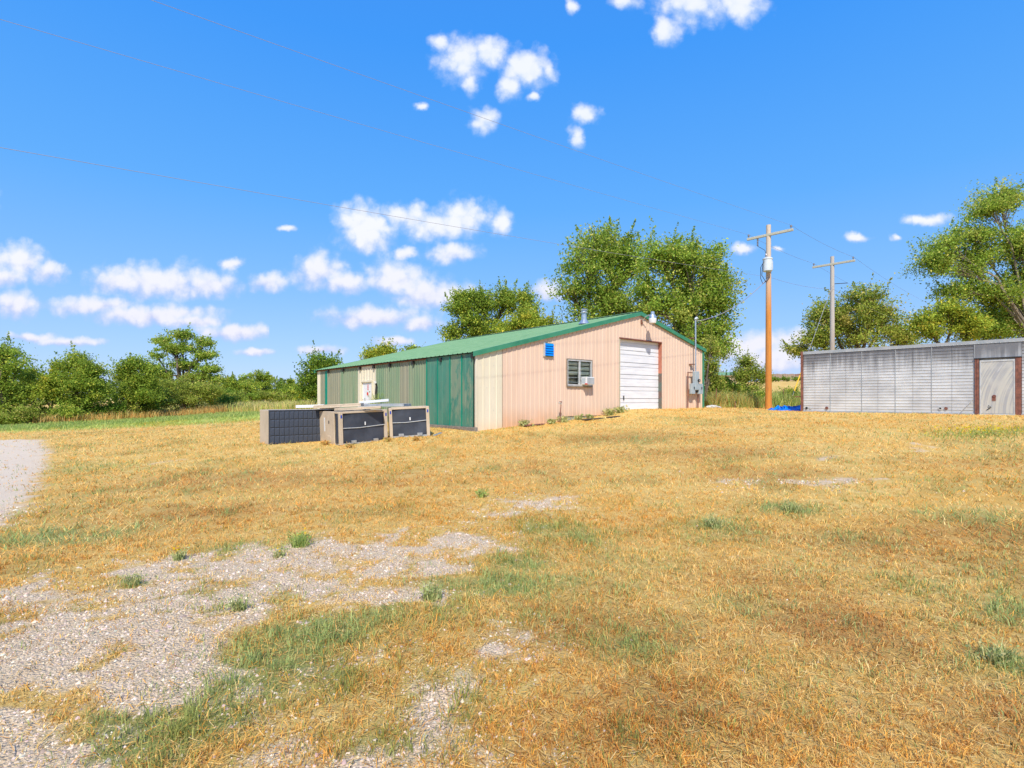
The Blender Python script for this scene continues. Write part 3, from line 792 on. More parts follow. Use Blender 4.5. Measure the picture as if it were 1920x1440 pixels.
# ---- yard lamp on the gable peak
lm = bl(gu(1202), -0.02, gz(1202, 604))
lamp = empty('gable_lamp', 'grey yard lamp on a curved arm at the gable peak', 'lamp', lm, RZ)
MB().box(-0.05, 0.05, -0.05, 0.0, -0.09, 0.09).build('mounting_plate', M['rust'], lamp)
MB().tube([(0, -0.03, -0.02), (0.0, -0.10, 0.08), (0.01, -0.22, 0.22), (0.02, -0.36, 0.27), (0.03, -0.52, 0.27)], 0.022, 8).build('arm', M['galv'], lamp)
b = MB(); b.lathe([(0.05, 0.42), (0.085, 0.40), (0.09, 0.28), (0.12, 0.26), (0.15, 0.20), (0.17, 0.10)], 16, (0.04, -0.58, 0)); b.build('ballast_housing', M['galv'], lamp)
b = MB(); b.lathe([(0.172, 0.105), (0.175, 0.06), (0.165, -0.02), (0.150, -0.10)], 16, (0.04, -0.58, 0)); b.build('lens', M['sticker'], lamp)
# ---- electric service: pipe rack, meter boxes and mast
mu = gu(1295.5)
gzm = -0.45 + 1.1
ms = empty('electric_service_rack', 'grey meter boxes on rusty pipe rack with tall service mast', 'electric meter', bl(mu, -0.16, gzm), RZ)
ul = gu(1284.5) - mu; ur = gu(1303.5) - mu
ztop = gz(1284.5, 697.5) - gzm
for x in (ul, ur): MB().tube([(x, 0, -0.25), (x, 0, ztop)], 0.028, 8).build('post', M['rust'], ms)
MB().beam((ul - 0.03, 0, ztop - 0.03), (ur + 0.03, 0, ztop - 0.03), 0.03, 0.04).build('crossbar', M['rust'], ms)
zc = ztop + 0.0
b = MB().box(-0.17, 0.19, -0.20, -0.03, ztop - 0.90, ztop + 0.03); mb = b.build('meter_cabinet', M['greybox'], ms, bevel=0.012)
MB().disc((0.10, -0.20, ztop - 0.42), (0, -1, 0), 0.075, 0.07, 14).build('meter_dial', M['dark'], mb)
MB().box(0.075, 0.125, -0.275, -0.27, ztop - 0.46, ztop - 0.38).build('meter_plate', M['alu'], mb)
for (a, c) in ((ul + 0.08, -0.13), (0.21, ur + 0.20)):
    q_ = MB().box(a, c, -0.17, -0.03, ztop - 1.10, ztop - 0.58).build('disconnect_box', M['greybox'], ms, bevel=0.01)
    MB().box((a + c) / 2 + 0.02, (a + c) / 2 + 0.06, -0.20, -0.17, ztop - 0.86, ztop - 0.74).build('switch_lever', M['dark'], q_)
MB().box(-0.12, 0.2, -0.10, -0.04, ztop - 1.03, ztop - 0.92).build('conduit_box', M['dark'], ms)
ztm = gz(1295, 601) - gzm
MB().tube([(0.0, -0.10, ztop), (0.0, -0.10, ztm)], 0.038, 10).build('mast', M['galv'], ms)
MB().tube([(0, -0.10, ztm - 0.02), (0.0, -0.10, ztm + 0.05), (0.05, -0.12, ztm + 0.10), (0.14, -0.14, ztm + 0.06)], [0.05, 0.075, 0.08, 0.05], 10).build('weatherhead', M['galv'], ms)
for dz in (1.72, 0.40):
    MB().box(-0.20, 0.04, -0.03, 0.15, ztop + dz - 0.02, ztop + dz + 0.02).build('standoff', M['rust'], ms)
# ---- small thing: old hydrant/spigot stem by the wall
sx, sy, _ = bl(gu(1038), -0.35, 0)
sg = hz(sx, sy)
sp = empty('yard_spigot', 'old bent iron spigot stem standing in weeds by peach wall', 'spigot', (sx, sy, sg), RZ)
MB().tube([(0, 0, -0.1), (0.02, 0, 0.35), (0.06, 0, 0.72)], 0.018, 7).build('stem', M['rust'], sp)
b = MB(); b.tube([(0.06, 0, 0.72), (-0.03, -0.02, 0.80), (-0.08, -0.02, 0.76)], 0.022, 7); b.tube([(0.06, 0, 0.72), (0.12, 0, 0.86)], 0.014, 6); b.build('spout', M['alu'], sp)
MB().lathe([(0.05, 0.80), (0.055, 0.82), (0.05, 0.84)], 10, (0.04, 0, 0)).build('handwheel', M['rust'], sp)
# ---- hose hanging on the side wall
hx = sv(710)
h0 = bl(-0.06, hx, 0.1)
ho = empty('wall_pipe', 'black hose and white pipe standing against the green side wall', 'pipe', h0, RZ)
MB().tube([(-0.03, 0, -0.1), (-0.03, 0, 0.95)], 0.045, 8).build('white_pipe', M['sticker'], ho)
MB().tube([(-0.05, 0, 0.95), (-0.07, 0.03, 1.3), (-0.05, 0.0, 1.65), (-0.10, -0.04, 1.78)], 0.045, 8).build('black_hose', M['dark'], ho)
MB().disc((-0.12, -0.05, 1.76), (-0.3, 0, 1), 0.06, 0.09, 10).build('hose_end', M['sticker'], ho)

# ================================================================== HVAC UNITS
def unit_frame(px, Y, zg, ang): return ((px - CX) / F * Y, Y, zg), ang
# unit A: tall box with grid of dark coil panels
zA = 0.325; YA = 15.0; xA = (504 - CX) / F * YA
rA = RZ
uA = empty('condenser_unit', 'beige outdoor unit with a dark guard of small square panels', 'air conditioner', (xA, YA, zA - 0.04), rA)
HA = 1.0
b = MB()
b.box(0, 1.9, 0.03, 0.93, 0, HA)
b.build('cabinet', M['hvac'], uA, bevel=0.012)
b = MB(); b.box(0.0, 1.9, 0.0, 0.03, 0, 0.03); b.box(0, 1.9, 0.0, 0.03, HA - 0.03, HA); b.box(0, 0.03, 0.0, 0.03, 0.03, HA - .03)
b.build('guard_frame', M['coil2'], uA)
MB().box(0.03, 1.9, 0.012, 0.028, 0.03, HA - 0.03).build('coil_backing', M['dark'], uA)
tile = None
nc, nr = 14, 4
for i in range(nc):
    for j in range(nr):
        w_ = 1.86 / nc; h_ = (HA - 0.07) / nr
        if tile is None:
            tb = MB(); ww_, hh_ = w_ * 0.955, h_ * 0.95
            tb.add([(0, 0, 0), (ww_, 0, 0), (ww_, 0, hh_), (0, 0, hh_), (.015, -.012, .015), (ww_ - .015, -.012, .015), (ww_ - .015, -.012, hh_ - .015), (.015, -.012, hh_ - .015)],
                   [(4, 5, 6, 7), (0, 1, 5, 4), (1, 2, 6, 5), (2, 3, 7, 6), (3, 0, 4, 7)])
            tile = tb.build('guard_panel', M['coil'], uA); o = tile
        else:
            o = tile.copy(); link(o); o.parent = uA
        o.location = (0.033 + i * w_, 0.010, 0.037 + j * h_)
# units B, C: open frames with curved dark coil sheets
def unit_bc(name, label, loc, ang, wx, dy, h, side_panel, tilt=0.0):
    e = empty(name, label, 'air conditioner', loc, rot=(0, tilt, ang), group='open framed condenser units')
    pw = 0.10
    for (x, y) in ((0, 0), (wx - pw, 0), (wx - pw, dy - pw), (0, dy - pw)):
        MB().box(x, x + pw, y, y + pw, 0, h).build('post', M['hvac'], e, bevel=0.008)
    b = MB(); b.box(pw, wx - pw, 0.0, 0.07, h - 0.06, h - 0.0); b.box(pw, wx - pw, dy - 0.07, dy, h - 0.06, h)
    b.box(0.0, 0.07, pw, dy - pw, h - 0.06, h); b.box(wx - 0.07, wx, pw, dy - pw, h - 0.06, h)
    b.build('top_rail', M['hvac'], e, bevel=0.006)
    MB().box(0.02, wx - 0.02, 0.02, dy - 0.02, 0.0, 0.05).build('base_pan', M['hvac2'], e)
    def coil(x0, x1, y, ax):
        vs = []; N = 8
        cols = []
        for i in range(N + 1):
            t = i / N; bow = -0.035 * math.sin(math.pi * t)
            cols.append((x0 + (x1 - x0) * t, bow))
        b = MB()
        for i in range(N):
            (a, ba), (c, bb) = cols[i], cols[i + 1]
            e0 = 0.06 if i == 0 else 0.0; e1 = 0.06 if i == N - 1 else 0.0
            z0a, z0b = 0.05 + e0, 0.05 + e1; z1a, z1b = h - 0.065 - e0, h - 0.065 - e1
            P_ = lambda s, o, z: (s, y + o, z) if ax == 0 else (y + o, s, z)
            b.add([P_(a, ba, z0a), P_(c, bb, z0b), P_(c, bb, z1b), P_(a, ba, z1a), P_(a, 0.05, z0a), P_(c, 0.05, z0b), P_(c, 0.05, z1b), P_(a, 0.05, z1a)],
                  [(0, 1, 2, 3), (7, 6, 5, 4), (3, 2, 6, 7), (0, 4, 5, 1)])
        return b
    coil(pw, wx - pw, 0.05, 0).build('coil_sheet', M['coil2'], e)
    MB().box(pw - .01, wx - pw + .01, 0.06, 0.07, 0.05, h - 0.06).build('coil_backing', M['coil2'], e)
    MB().tube([(pw, 0.02, h * .50), (wx * .4, 0.002, h * .49), (wx - pw, 0.015, h * .535)], 0.012, 6).build('strap', M['alu'], e)
    for xx in (wx * .22, wx * .68):
        MB().box(xx, xx + 0.15, -0.03, 0.01, 0.03, 0.12).build('foot_bracket', M['galv'], e)
    if side_panel:
        MB().box(-0.004, 0.03, 0.34, dy - 0.002, 0.0, h - 0.0).build('side_panel', M['hvac'], e, bevel=0.01)
        coil(pw, 0.34, 0.03, 1).build('coil_sheet', M['coil2'], e)
        MB().box(-0.009, -0.0035, dy * .60, dy * .62 + 0.03, h * .38, h * .80).build('white_label', M['sticker'], e)
        MB().box(-0.009, -0.0035, dy * .42, dy * .45, h * .62, h * .72).build('dark_label', M['dark'], e)
        MB().box(-0.02, -0.0035, dy * .36, dy * .50, h * .06, h * .26).build('access_flap', M['hvac'], e, bevel=0.006)
    else:
        coil(pw, dy - pw, 0.03, 1).build('coil_sheet', M['coil2'], e)
    coil(pw, dy - pw, wx - 0.08, 1).build('coil_sheet', M['coil2'], e)
    MB().box(wx * .5, wx * .5 + 0.035, -0.018, -0.012, h * .56, h * .66).build('white_label', M['sticker'], e)
    for x in (0.03, wx - pw + 0.03):
        MB().box(x, x + 0.045, -0.006, -0.001, h - 0.19, h - 0.10).build('blue_label', M['bluelabel'], e)
    # inside: fan deck ribs
    for k in range(6):
        y = 0.16 + k * (dy - 0.3) / 5
        MB().box(0.08, wx - 0.08, y, y + 0.03, h - 0.05, h - 0.02).build('top_slat', M['hvac'], e)
    MB().box(0.07, wx - 0.07, 0.09, dy - 0.09, h - 0.10, h - 0.07).build('fan_deck', M['hvac2'], e)
    return e
YB = 15.0; xB = (638 - CX) / F * YB
angB = math.atan2(1.0, 0.94)
unit_bc('condenser_unit', 'nearest open framed unit with beige side panel, loose panels on top', (xB, YB, 0.285), RZ + 0.07, 1.52, 1.55, 0.955, True, -0.03)
xC = (731 - CX) / F * 16.25
unit_bc('condenser_unit', 'open framed unit with black coil sheet nearest the green side wall', (xC, 16.25, 0.40), 0.25, 1.225, 1.25, 0.925, False, -0.045)
# loose panels and beams lying on top
def board(name, label, cat, c, sx, sy, sz, rz, m, ry=0.0, rx=0.0, group=None, lip=0.0):
    e = empty(name, label, cat, c, rot=(rx, ry, rz), group=group)
    MB().box(-sx / 2, sx / 2, -sy / 2, sy / 2, 0, sz).build('sheet', m, e, bevel=0.005)
    if lip:
        b = MB(); b.box(-sx / 2 - .004, -sx / 2 + 0.02, -sy / 2 + .003, sy / 2 - .003, -lip, -0.002); b.box(sx / 2 - 0.02, sx / 2 + .004, -sy / 2 + .003, sy / 2 - .003, -lip, -0.002)
        b.box(-sx / 2 + .022, sx / 2 - .022, -sy / 2 - .003, -sy / 2 + 0.018, -lip, -.002); b.build('folded_edge', m, e)
    return e
gB = 'loose panels stacked on the condenser units'
def P3(px, py, Y): return pt(px, py, Y)
def lie(px, Y, z): return ((px - CX) / F * Y, Y, z)
board('loose_panel', 'long beige panel lying across the nearest framed unit, upper left', 'panel', lie(636, 16.0, 1.41), 1.35, 0.62, 0.035, 0.12, M['hvac'], ry=-0.05, group=gB, lip=0.06)
board('loose_panel', 'beige channel panel lying under the long one on the framed unit', 'panel', lie(672, 15.6, 1.33), 1.30, 0.35, 0.03, 0.16, M['hvac'], ry=-0.05, group=gB, lip=0.035)
board('loose_panel', 'grey sheet metal panel resting flat behind the black coil units', 'panel', lie(722, 16.9, 1.415), 1.45, 0.80, 0.03, -0.1, M['hvac2'], ry=-0.01, group=gB, lip=0.05)
board('loose_panel', 'small beige folded panel propped on the rear left top corner', 'panel', lie(618, 16.1, 1.33), 0.5, 0.4, 0.05, 0.5, M['hvac'], group=gB, lip=0.03)
board('white_beam', 'long white beam resting on top behind the beige panels', 'beam', lie(702, 17.6, 1.475), 0.95, 0.14, 0.085, 0.10, M['sticker'], ry=-0.09, group='white beams on the condenser units')
board('white_beam', 'short white beam jutting out above the gridded unit', 'beam', lie(582, 16.6, 1.33), 0.85, 0.12, 0.085, 0.08, M['sticker'], ry=-0.03, group='white beams on the condenser units')
x, y = ground_at(815, 818)
board('scrap_sheet', 'pale scrap of sheet metal on grass beside the end unit', 'scrap', (x, y + .5, hz(x, y + .5) + .02), 0.32, 0.2, 0.012, 0.5, M['galv'], ry=-0.3)

# ================================================================== TRAILER
TP = np.array([0.542 * 24.3, 24.3]); TZ = 0.98
TA = math.atan2(-0.7695, 0.6387)
TH = 3.74 - TZ; TL = 13.6; TW = 2.5
def tt(px): return (24.3 - 24.3 * (1502 - XL) / (px - XL)) / 0.7695
def tz(px, py): return EYE + (HY - py) / 1000 * (24.3 * (1502 - XL) / (px - XL)) - TZ
tr = empty('storage_trailer', 'long weathered silver storage trailer with rusty corner posts and side door', 'trailer', (TP[0], TP[1], TZ), TA)
def tmat(name, swirl=False):
    m = bpy.data.materials.new(name); m.use_nodes = True
    q = G(m.node_tree); b = m.node_tree.nodes['Principled BSDF']
    b.inputs['Metallic'].default_value = 0.35; b.inputs['Roughness'].default_value = 0.5
    oc = q.n('ShaderNodeTexCoord').outputs['Object']
    sp_ = q.n('ShaderNodeSeparateXYZ'); q.put(sp_.inputs[0], oc)
    c = q.mix(q.ss(q.noise(q.vmath('MULTIPLY', oc, (1, 1, 1.3)), 0.9, 6, 0.6), 0.35, 0.65), (0.55, 0.56, 0.56), (0.72, 0.73, 0.72))
    c = q.mix(q.ss(q.noise(q.vmath('MULTIPLY', oc, (3, 1, 0.6)), 3, 6, 0.7), 0.55, 0.75, 0, 0.5), c, (0.58, 0.56, 0.50))
    if not swirl:
        # soot washed down from the roof rail
        n = q.noise(q.vmath('MULTIPLY', oc, (3.2, 1, 0.15)), 2.0, 6, 0.7)
        n2 = q.noise(q.vmath('MULTIPLY', oc, (0.5, 1, 0.3)), 1.4, 3, 0.6)
        hh = q.math('ADD', sp_.outputs[2], q.math('MULTIPLY', n, 1.3))
        hh = q.math('ADD', hh, q.math('MULTIPLY', n2, 1.1))
        c = q.mix(q.ss(hh, 2.85, 3.75, 0, 0.85), c, (0.13, 0.13, 0.14))
        v = q.noise(q.vmath('MULTIPLY', oc, (14, 1, 0.05)), 1.5, 4, 0.6)
        c = q.mix(q.math('MULTIPLY', q.ss(v, 0.55, 0.72), q.ss(sp_.outputs[2], 0.9, 2.6, 0.03, 0.45)), c, (0.20, 0.20, 0.20))
    else:
        r = q.vmath('SUBTRACT', oc, (9.55, 0, 0.1))
        rad = q.vmath('LENGTH', r, out='Value')
        cmb_ = q.n('ShaderNodeCombineXYZ'); q.put(cmb_.inputs[0], q.math('MULTIPLY', rad, 9.0)); q.put(cmb_.inputs[1], q.math('MULTIPLY', sp_.outputs[0], 0.7))
        n = q.noise(cmb_.outputs[0], 1.6, 5, 0.6)
        c = q.mix(q.ss(n, 0.40, 0.62, 0, 0.75), (0.62, 0.60, 0.52), (0.36, 0.37, 0.40))
        c = q.mix(q.ss(n, 0.62, 0.75, 0, 0.8), c, (0.80, 0.80, 0.82))
        c = q.mix(q.ss(q.noise(oc, 2.1, 5), 0.48, 0.70, 0, 0.8), c, (0.60, 0.58, 0.52))
    q.put(b.inputs['Base Color'], c)
    bn = q.n('ShaderNodeBump'); bn.inputs['Strength'].default_value = 0.35; bn.inputs['Distance'].default_value = 0.02
    q.put(bn.inputs['Height'], q.noise(oc, 3.5, 4)); q.put(b.inputs['Normal'], bn.outputs[0])
    return m
M['trail'] = tmat('weathered_aluminium'); M['traildoor'] = tmat('scuffed_aluminium_door', True)
seams = [0.10, tt(1528), tt(1557), tt(1586), tt(1616), tt(1646), tt(1679), tt(1711.6), tt(1747), tt(1784.6), tt(1827)]
d0_, d1_ = tt(1836), tt(1905); dtop = tz(1870, 674.5)
hd0, hd1 = tt(1827), tt(1916)
def corr(b, x0, x1, z0, z1, y=0.0):
    z = z0; p_ = 0.118
    prof = [(z0, 0)]
    k = 1
    while z0 + k * p_ < z1 - 0.03:
        zz = z0 + k * p_
        prof += [(zz - 0.016, 0), (zz - 0.008, 0.016), (zz + 0.004, 0.016), (zz + 0.010, 0)]; k += 1
    prof.append((z1, 0))
    vs = []
    for zz, o in prof: vs += [(x0, y - o, zz), (x1, y - o, zz)]
    b.add(vs, [(2 * i, 2 * i + 1, 2 * i + 3, 2 * i + 2) for i in range(len(prof) - 1)])
    return b
def mkpanel(x0, x1, z0, z1, plain=False):
    b = MB()
    if plain: b.box(x0 + .004, x1 - .004, -0.012, 0.0, z0, z1)
    else: corr(b, x0 + 0.004, x1 - 0.004, z0, z1)
    return b.build('side_panel', M['trail'], tr)
for a, c in zip(seams[:-1], seams[1:]): mkpanel(a, c, 0.10, TH - 0.14)
mkpanel(hd0, hd1, dtop + 0.06, TH - 0.14, True)
x = hd1
while x < TL - 0.2:
    mkpanel(x, min(x + 0.62, TL - 0.1), 0.10, TH - 0.14); x += 0.62
for i, a in enumerate(seams[1:]):
    if i % 2 == 1: MB().box(a - 0.008, a + 0.008, -0.021, 0.0, 0.10, TH - 0.14).build('seam_strip', M['hvac2'], tr)
body = MB(); body.box(0.02, TL - 0.02, 0.03, TW, 0.05, TH - 0.02); body.build('body', M['trail'], tr)
MB().box(0.09, TL, -0.03, 0.02, TH - 0.13, TH).build('roof_rail', M['hvac2'], tr)
rb = MB()
for k in range(110):
    xx = 0.15 + k * 0.12
    if xx < TL: rb.box(xx, xx + 0.03, -0.038, -0.03, TH - 0.125, TH - 0.10)
o = rb.build('rivet', M['alu'], tr); o['kind'] = 'stuff'
MB().box(0.09, TL, -0.035, 0.02, 0.0, 0.10).build('bottom_rail', M['hvac2'], tr)
MB().box(0.0, 0.09, -0.05, 0.06, -0.1, TH + 0.01).build('corner_post', M['rust'], tr)
MB().box(0.0, 0.09, TW - 0.04, TW + 0.05, -0.1, TH + 0.01).build('corner_post', M['rust'], tr)
for z in (0.72, 1.72):
    MB().beam((-0.28, 0.05, z), (0.0, 0.0, z), 0.04, 0.04).build('hinge_strap', M['rust'], tr)
# side door
td = MB().box(d0_ + 0.02, d1_ - 0.02, -0.035, -0.015, 0.08, dtop).build('side_door', M['traildoor'], tr)
b = MB(); b.box(d0_ + .02, d1_ - .02, -0.05, -0.036, dtop - 0.06, dtop); b.box(d0_ + .02, d0_ + .06, -0.05, -0.036, 0.08, dtop - .06); b.box(d1_ - .06, d1_ - .02, -0.05, -0.036, 0.08, dtop - .06); b.box(d0_ + .02, d1_ - .02, -0.05, -0.036, 0.03, 0.08)
b.build('door_edge', M['alu'], td)
b = MB(); b.disc((d0_ + .42, -0.036, 0.72), (0, -1, 0), 0.05, 0.03); b.box(d0_ + .36, d0_ + .46, -0.05, -0.036, 0.55, 0.74); b.build('latch', M['rust'], td)
MB().tube([(d0_ + .22, -0.05, 0.22), (d0_ + .34, -0.07, 0.33), (d0_ + .26, -0.06, 0.38)], 0.014, 6).build('handle', M['dark'], td)
for (a, w_) in ((hd0 + 0.02, 0.05), (d0_ - 0.055, 0.05), (d1_ - 0.01, 0.07), (hd1 - 0.10, 0.09)):
    MB().box(a, a + w_, -0.055, -0.0, -0.02, dtop + 0.05).build('door_post', M['rust'], tr)
MB().box(hd0, hd1, -0.075, -0.013, dtop + 0.052, dtop + 0.085).build('door_header', M['dark'], tr)
MB().tube([(hd0 - 0.48, -0.12, 0.0), (hd0 - 0.02, -0.09, 0.62)], 0.014, 6).build('prop_rod', M['alu'], tr)
for px_, py_, mk, r in ((1512.7, 765, 'dark', .05), (1520.5, 765, 'alu', .035), (1550.5, 765, 'rust', .065), (1763.5, 765.5, 'alu', .065), (1774, 766, 'rust', .055)):
    MB().disc((tt(px_), -0.018, tz(px_, py_)), (0, -1, 0), r, 0.02, 14).build('port_cap', M[mk], tr)
    if mk == 'alu' and r > .05: MB().disc((tt(px_), -0.036, tz(px_, py_)), (0, -1, 0), r * .55, 0.006, 12).build('port_hole', M['dark'], tr)

# ================================================================== POLES AND WIRES
def pole_thing(name, label, px, Y, top_py, r0, r1, m):
    x = (px - CX) / F * Y; z0 = hz(x, Y); h = EYE + (HY - top_py) / 1000 * Y - z0
    e = empty(name, label, 'utility pole', (x, Y, z0), group='wooden utility poles')
    MB().tube([(0, 0, -0.5), (0, 0, h * .5), (0, 0, h)], [r0, (r0 + r1) / 2, r1], 14).build('shaft', m, e, smooth=False)
    return e, x, z0, h
p1, x1, z1_, h1 = pole_thing('utility_pole', 'orange new wooden utility pole with crossarm and grey transformer', 1441, 27.7, 422, 0.165, 0.115, M['pole'])
AD = Vector((0.68, -0.735, 0)).normalized()
za1 = EYE + (HY - 440) / 1000 * 27.6 - z1_
a0, a1_ = -AD * 1.15 + Vector((0, -0.10, za1)), AD * 1.15 + Vector((0, -0.10, za1))
MB().beam(a0, a1_, 0.10, 0.125).build('crossarm', M['arm'], p1, bevel=0.008)
def insul(parent, p, up=1):
    b = MB(); b.lathe([(0.02, -0.02), (0.02, 0.08), (0.055, 0.09), (0.06, 0.12), (0.04, 0.14), (0.05, 0.17), (0.03, 0.19)], 10, (0, 0, 0))
    b.build('insulator', M['porcelain'], parent, loc=p)
insul(p1, a0 + AD * .08 + Vector((0, 0, .06))); insul(p1, a1_ - AD * .10 + Vector((0, 0, .06)))
b = MB()
pz = a0 + AD * 0.55 + Vector((0, 0, -0.07))
for k in range(5): b.lathe([(0.03, -0.08 * k), (0.055, -0.08 * k - 0.03), (0.025, -0.08 * k - 0.06)], 8, tuple(pz))
b.tube([pz + Vector((0, 0, .05)), pz + Vector((0, 0, -.42))], 0.012, 6)
b.build('cutout', M['porcelain'], p1)
tcx = Vector((-0.20, -0.32, EYE + (HY - 511) / 1000 * 27.6 - z1_))
can = MB().lathe([(0.20, 0.0), (0.225, 0.03), (0.225, 0.60), (0.245, 0.61), (0.245, 0.66), (0.20, 0.70), (0.05, 0.74)], 20).build('transformer', M['can'], p1, loc=tcx)
MB().lathe([(0.03, 0.70), (0.055, 0.76), (0.035, 0.80), (0.05, 0.84), (0.02, 0.92)], 10, (-0.08, 0, 0)).build('bushing', M['porcelain'], can)
MB().box(0.12, 0.30, 0.05, 0.32, 0.12, 0.55).build('hanger', M['alu'], can)
b = MB()
b.tube([pz + Vector((0, 0, -.40)), tcx + Vector((-.15, 0, 1.1)), tcx + Vector((-.08, 0, .9))], 0.012, 5)
b.tube([tcx + Vector((-.22, -.05, .5)), tcx + Vector((-.38, -.05, .2)), tcx + Vector((-.36, 0, -.35)), tcx + Vector((-.2, .1, -.62)), tcx + Vector((.1, .2, -.40))], 0.016, 5)
b.tube([tcx + Vector((-.22, .05, .4)), tcx + Vector((-.30, .0, -.2)), tcx + Vector((-.05, .1, -.50))], 0.016, 5)
b.build('lead', M['dark'], p1)
MB().tube([(0.0, 0, 4.3 - 2.55), (0, 0, 4.33 - 2.5)], 0.158, 14).build('pole_band', M['pole'], p1)
p2, x2, z2_, h2 = pole_thing('utility_pole', 'grey old utility pole rising behind the silver trailer', 1560.5, 33.8, 481, 0.16, 0.11, M['oldpole'])
za2 = EYE + (HY - 495) / 1000 * 33.7 - z2_
c0, c1_ = -AD * 1.2 + Vector((0, -0.10, za2)), AD * 1.2 + Vector((0, -0.10, za2))
MB().beam(c0, c1_, 0.10, 0.125).build('crossarm', M['arm'], p2, bevel=0.008)
insul(p2, c0 + AD * .08 + Vector((0, 0, .06))); insul(p2, c1_ - AD * .10 + Vector((0, 0, .06)))
MB().tube([(0.1, -0.1, za2 - 1.25), (0.85, -0.2, za2 - 1.22)], 0.022, 6).build('side_arm', M['dark'], p2)
W1 = Vector((x1, 27.7, z1_)); W2 = Vector((x2, 33.8, z2_))
LD = Vector((-0.754, -0.657, 0))
def wire(name, label, pts, r=0.007):
    o = MB().tube(pts, r, 4).build(name, M['wire'], None); tag(o, label, 'wire'); return o
def span_left(p, k, b2, N=40, Lg=62):
    return [p + LD * (Lg * i / N) + Vector((0, 0, -(k * Lg * i / N - b2 * (Lg * i / N) ** 2))) for i in range(N + 1)]
def span(p, q_, sag, N=14):
    return [p.lerp(q_, i / N) + Vector((0, 0, -4 * sag * (i / N) * (1 - i / N))) for i in range(N + 1)]
i1 = W1 + a0 + AD * .08 + Vector((0, 0, .24)); i2 = W1 + a1_ - AD * .10 + Vector((0, 0, .24))
j1 = W2 + c0 + AD * .08 + Vector((0, 0, .24)); j2 = W2 + c1_ - AD * .10 + Vector((0, 0, .24))
n1 = W1 + Vector((-.05, -.17, EYE + (HY - 520) / 1000 * 27.6 - z1_)); n2 = W2 + Vector((-.05, -.17, za2 - 1.6))
far = Vector((0.754, 0.657, 0)) * 45 + Vector((0, 0, 0.6))
wire('power_line', 'highest overhead wire from right end of the near crossarm', span_left(i2, .075, .0002) , .0045)
wire('power_line', 'overhead wire crossing the sky from left end of near crossarm', span_left(i1, .075, .0002), .0045)
wire('power_line', 'lowest overhead wire crossing the left clouds to near pole', span_left(n1, .088, .0004), .0045)
wire('power_line', 'upper right wire running between the crossarms of both poles', span(i2, j2, .12) + span(j2, j2 + far, .9)[1:], .007)
wire('power_line', 'upper left wire running between the crossarms of both poles', span(i1, j1, .12) + span(j1, j1 + far, .9)[1:], .007)
wire('power_line', 'lower wire running from near pole down towards the grey pole', span(n1, n2, .15) + span(n2, n2 + far, .9)[1:], .007)
mast_top = Vector(bl(mu, -0.30, gz(1295, 603)))
wire('service_drop', 'black service cable sagging from transformer pole to the building mast', span(n1, mast_top, .45, 16), .016)
gw = span(W2 + Vector((-.1, -.1, za2 - 1.5)), Vector(pt(1486, 742, 30.5)), 0.0, 2)
e = empty('guy_wire', 'slanting guy wire with yellow guard beside the old grey pole', 'wire', gw[-1])
MB().tube([p - gw[-1] for p in gw], .012, 5).build('cable', M['wire'], e)
MB().tube([(gw[0] - gw[-1]) * .04, (gw[0] - gw[-1]) * .33], .035, 7).build('guard', M['yellow'], e)

# ================================================================== TARP, POSTS, ROCKS, FAR BUILDINGS
N1, N2 = 46, 20
tx, ty = np.meshgrid(np.linspace(0, 1, N1), np.linspace(0, 1, N2))
cx_, cy_ = tx.ravel(), ty.ravel()
edge = np.minimum(np.minimum(cx_, 1 - cx_) * 5, np.minimum(cy_, 1 - cy_) * 3).clip(0, 1) ** .7
hgt = (0.10 + 0.20 * cx_ ** 1.5 + 0.28 * np.abs(fbm(cx_ * 9, cy_ * 5, 1, 4, 2) - .5) * 2 + .12 * np.abs(fbm(cx_ * 24, cy_ * 12, 1, 3, 4) - .5)) * edge
X_ = 12.95 + (cx_ - 0.02) * 1.6 + (fbm(cx_ * 6, cy_ * 6, 1, 3, 5) - .5) * .3
Y_ = 25.9 + (cy_ - .5) * .9 - .9 * cx_ * .9 + (fbm(cx_ * 5, cy_ * 5, 1, 3, 6) - .5) * .5
X_ = X_ - 0.32
Z_ = height(X_, Y_) - .03 + hgt
ii = np.arange(N1 * N2).reshape(N2, N1)
tq = np.stack([ii[:-1, :-1], ii[:-1, 1:], ii[1:, 1:], ii[1:, :-1]], -1).ravel()
tp = np_mesh('tarp', np.c_[X_, Y_, Z_], tq, 4, M['tarp'], smooth=False)
tag(tp, 'crumpled bright blue tarp on grass at the trailer corner', 'tarp')
def tpost(px, py, Y, label):
    x = (px - CX) / F * Y; z = hz(x, Y); h = EYE + (HY - py) / 1000 * Y - z
    o = MB().tube([(0, 0, -.2), (0.02, 0, h)], .022, 6).build('fence_post', M['rust'], None, loc=(x, Y, z))
    tag(o, label, 'fence post', group='rusty fence posts')
tpost(1342.5, 728, 29.5, 'rusty fence post in weeds right of the building corner')
tpost(1469, 729, 30.5, 'rusty fence post in tall grass beside the blue tarp')
tpost(1378, 752, 29.0, 'short rusty fence post beside the orange pole weeds')
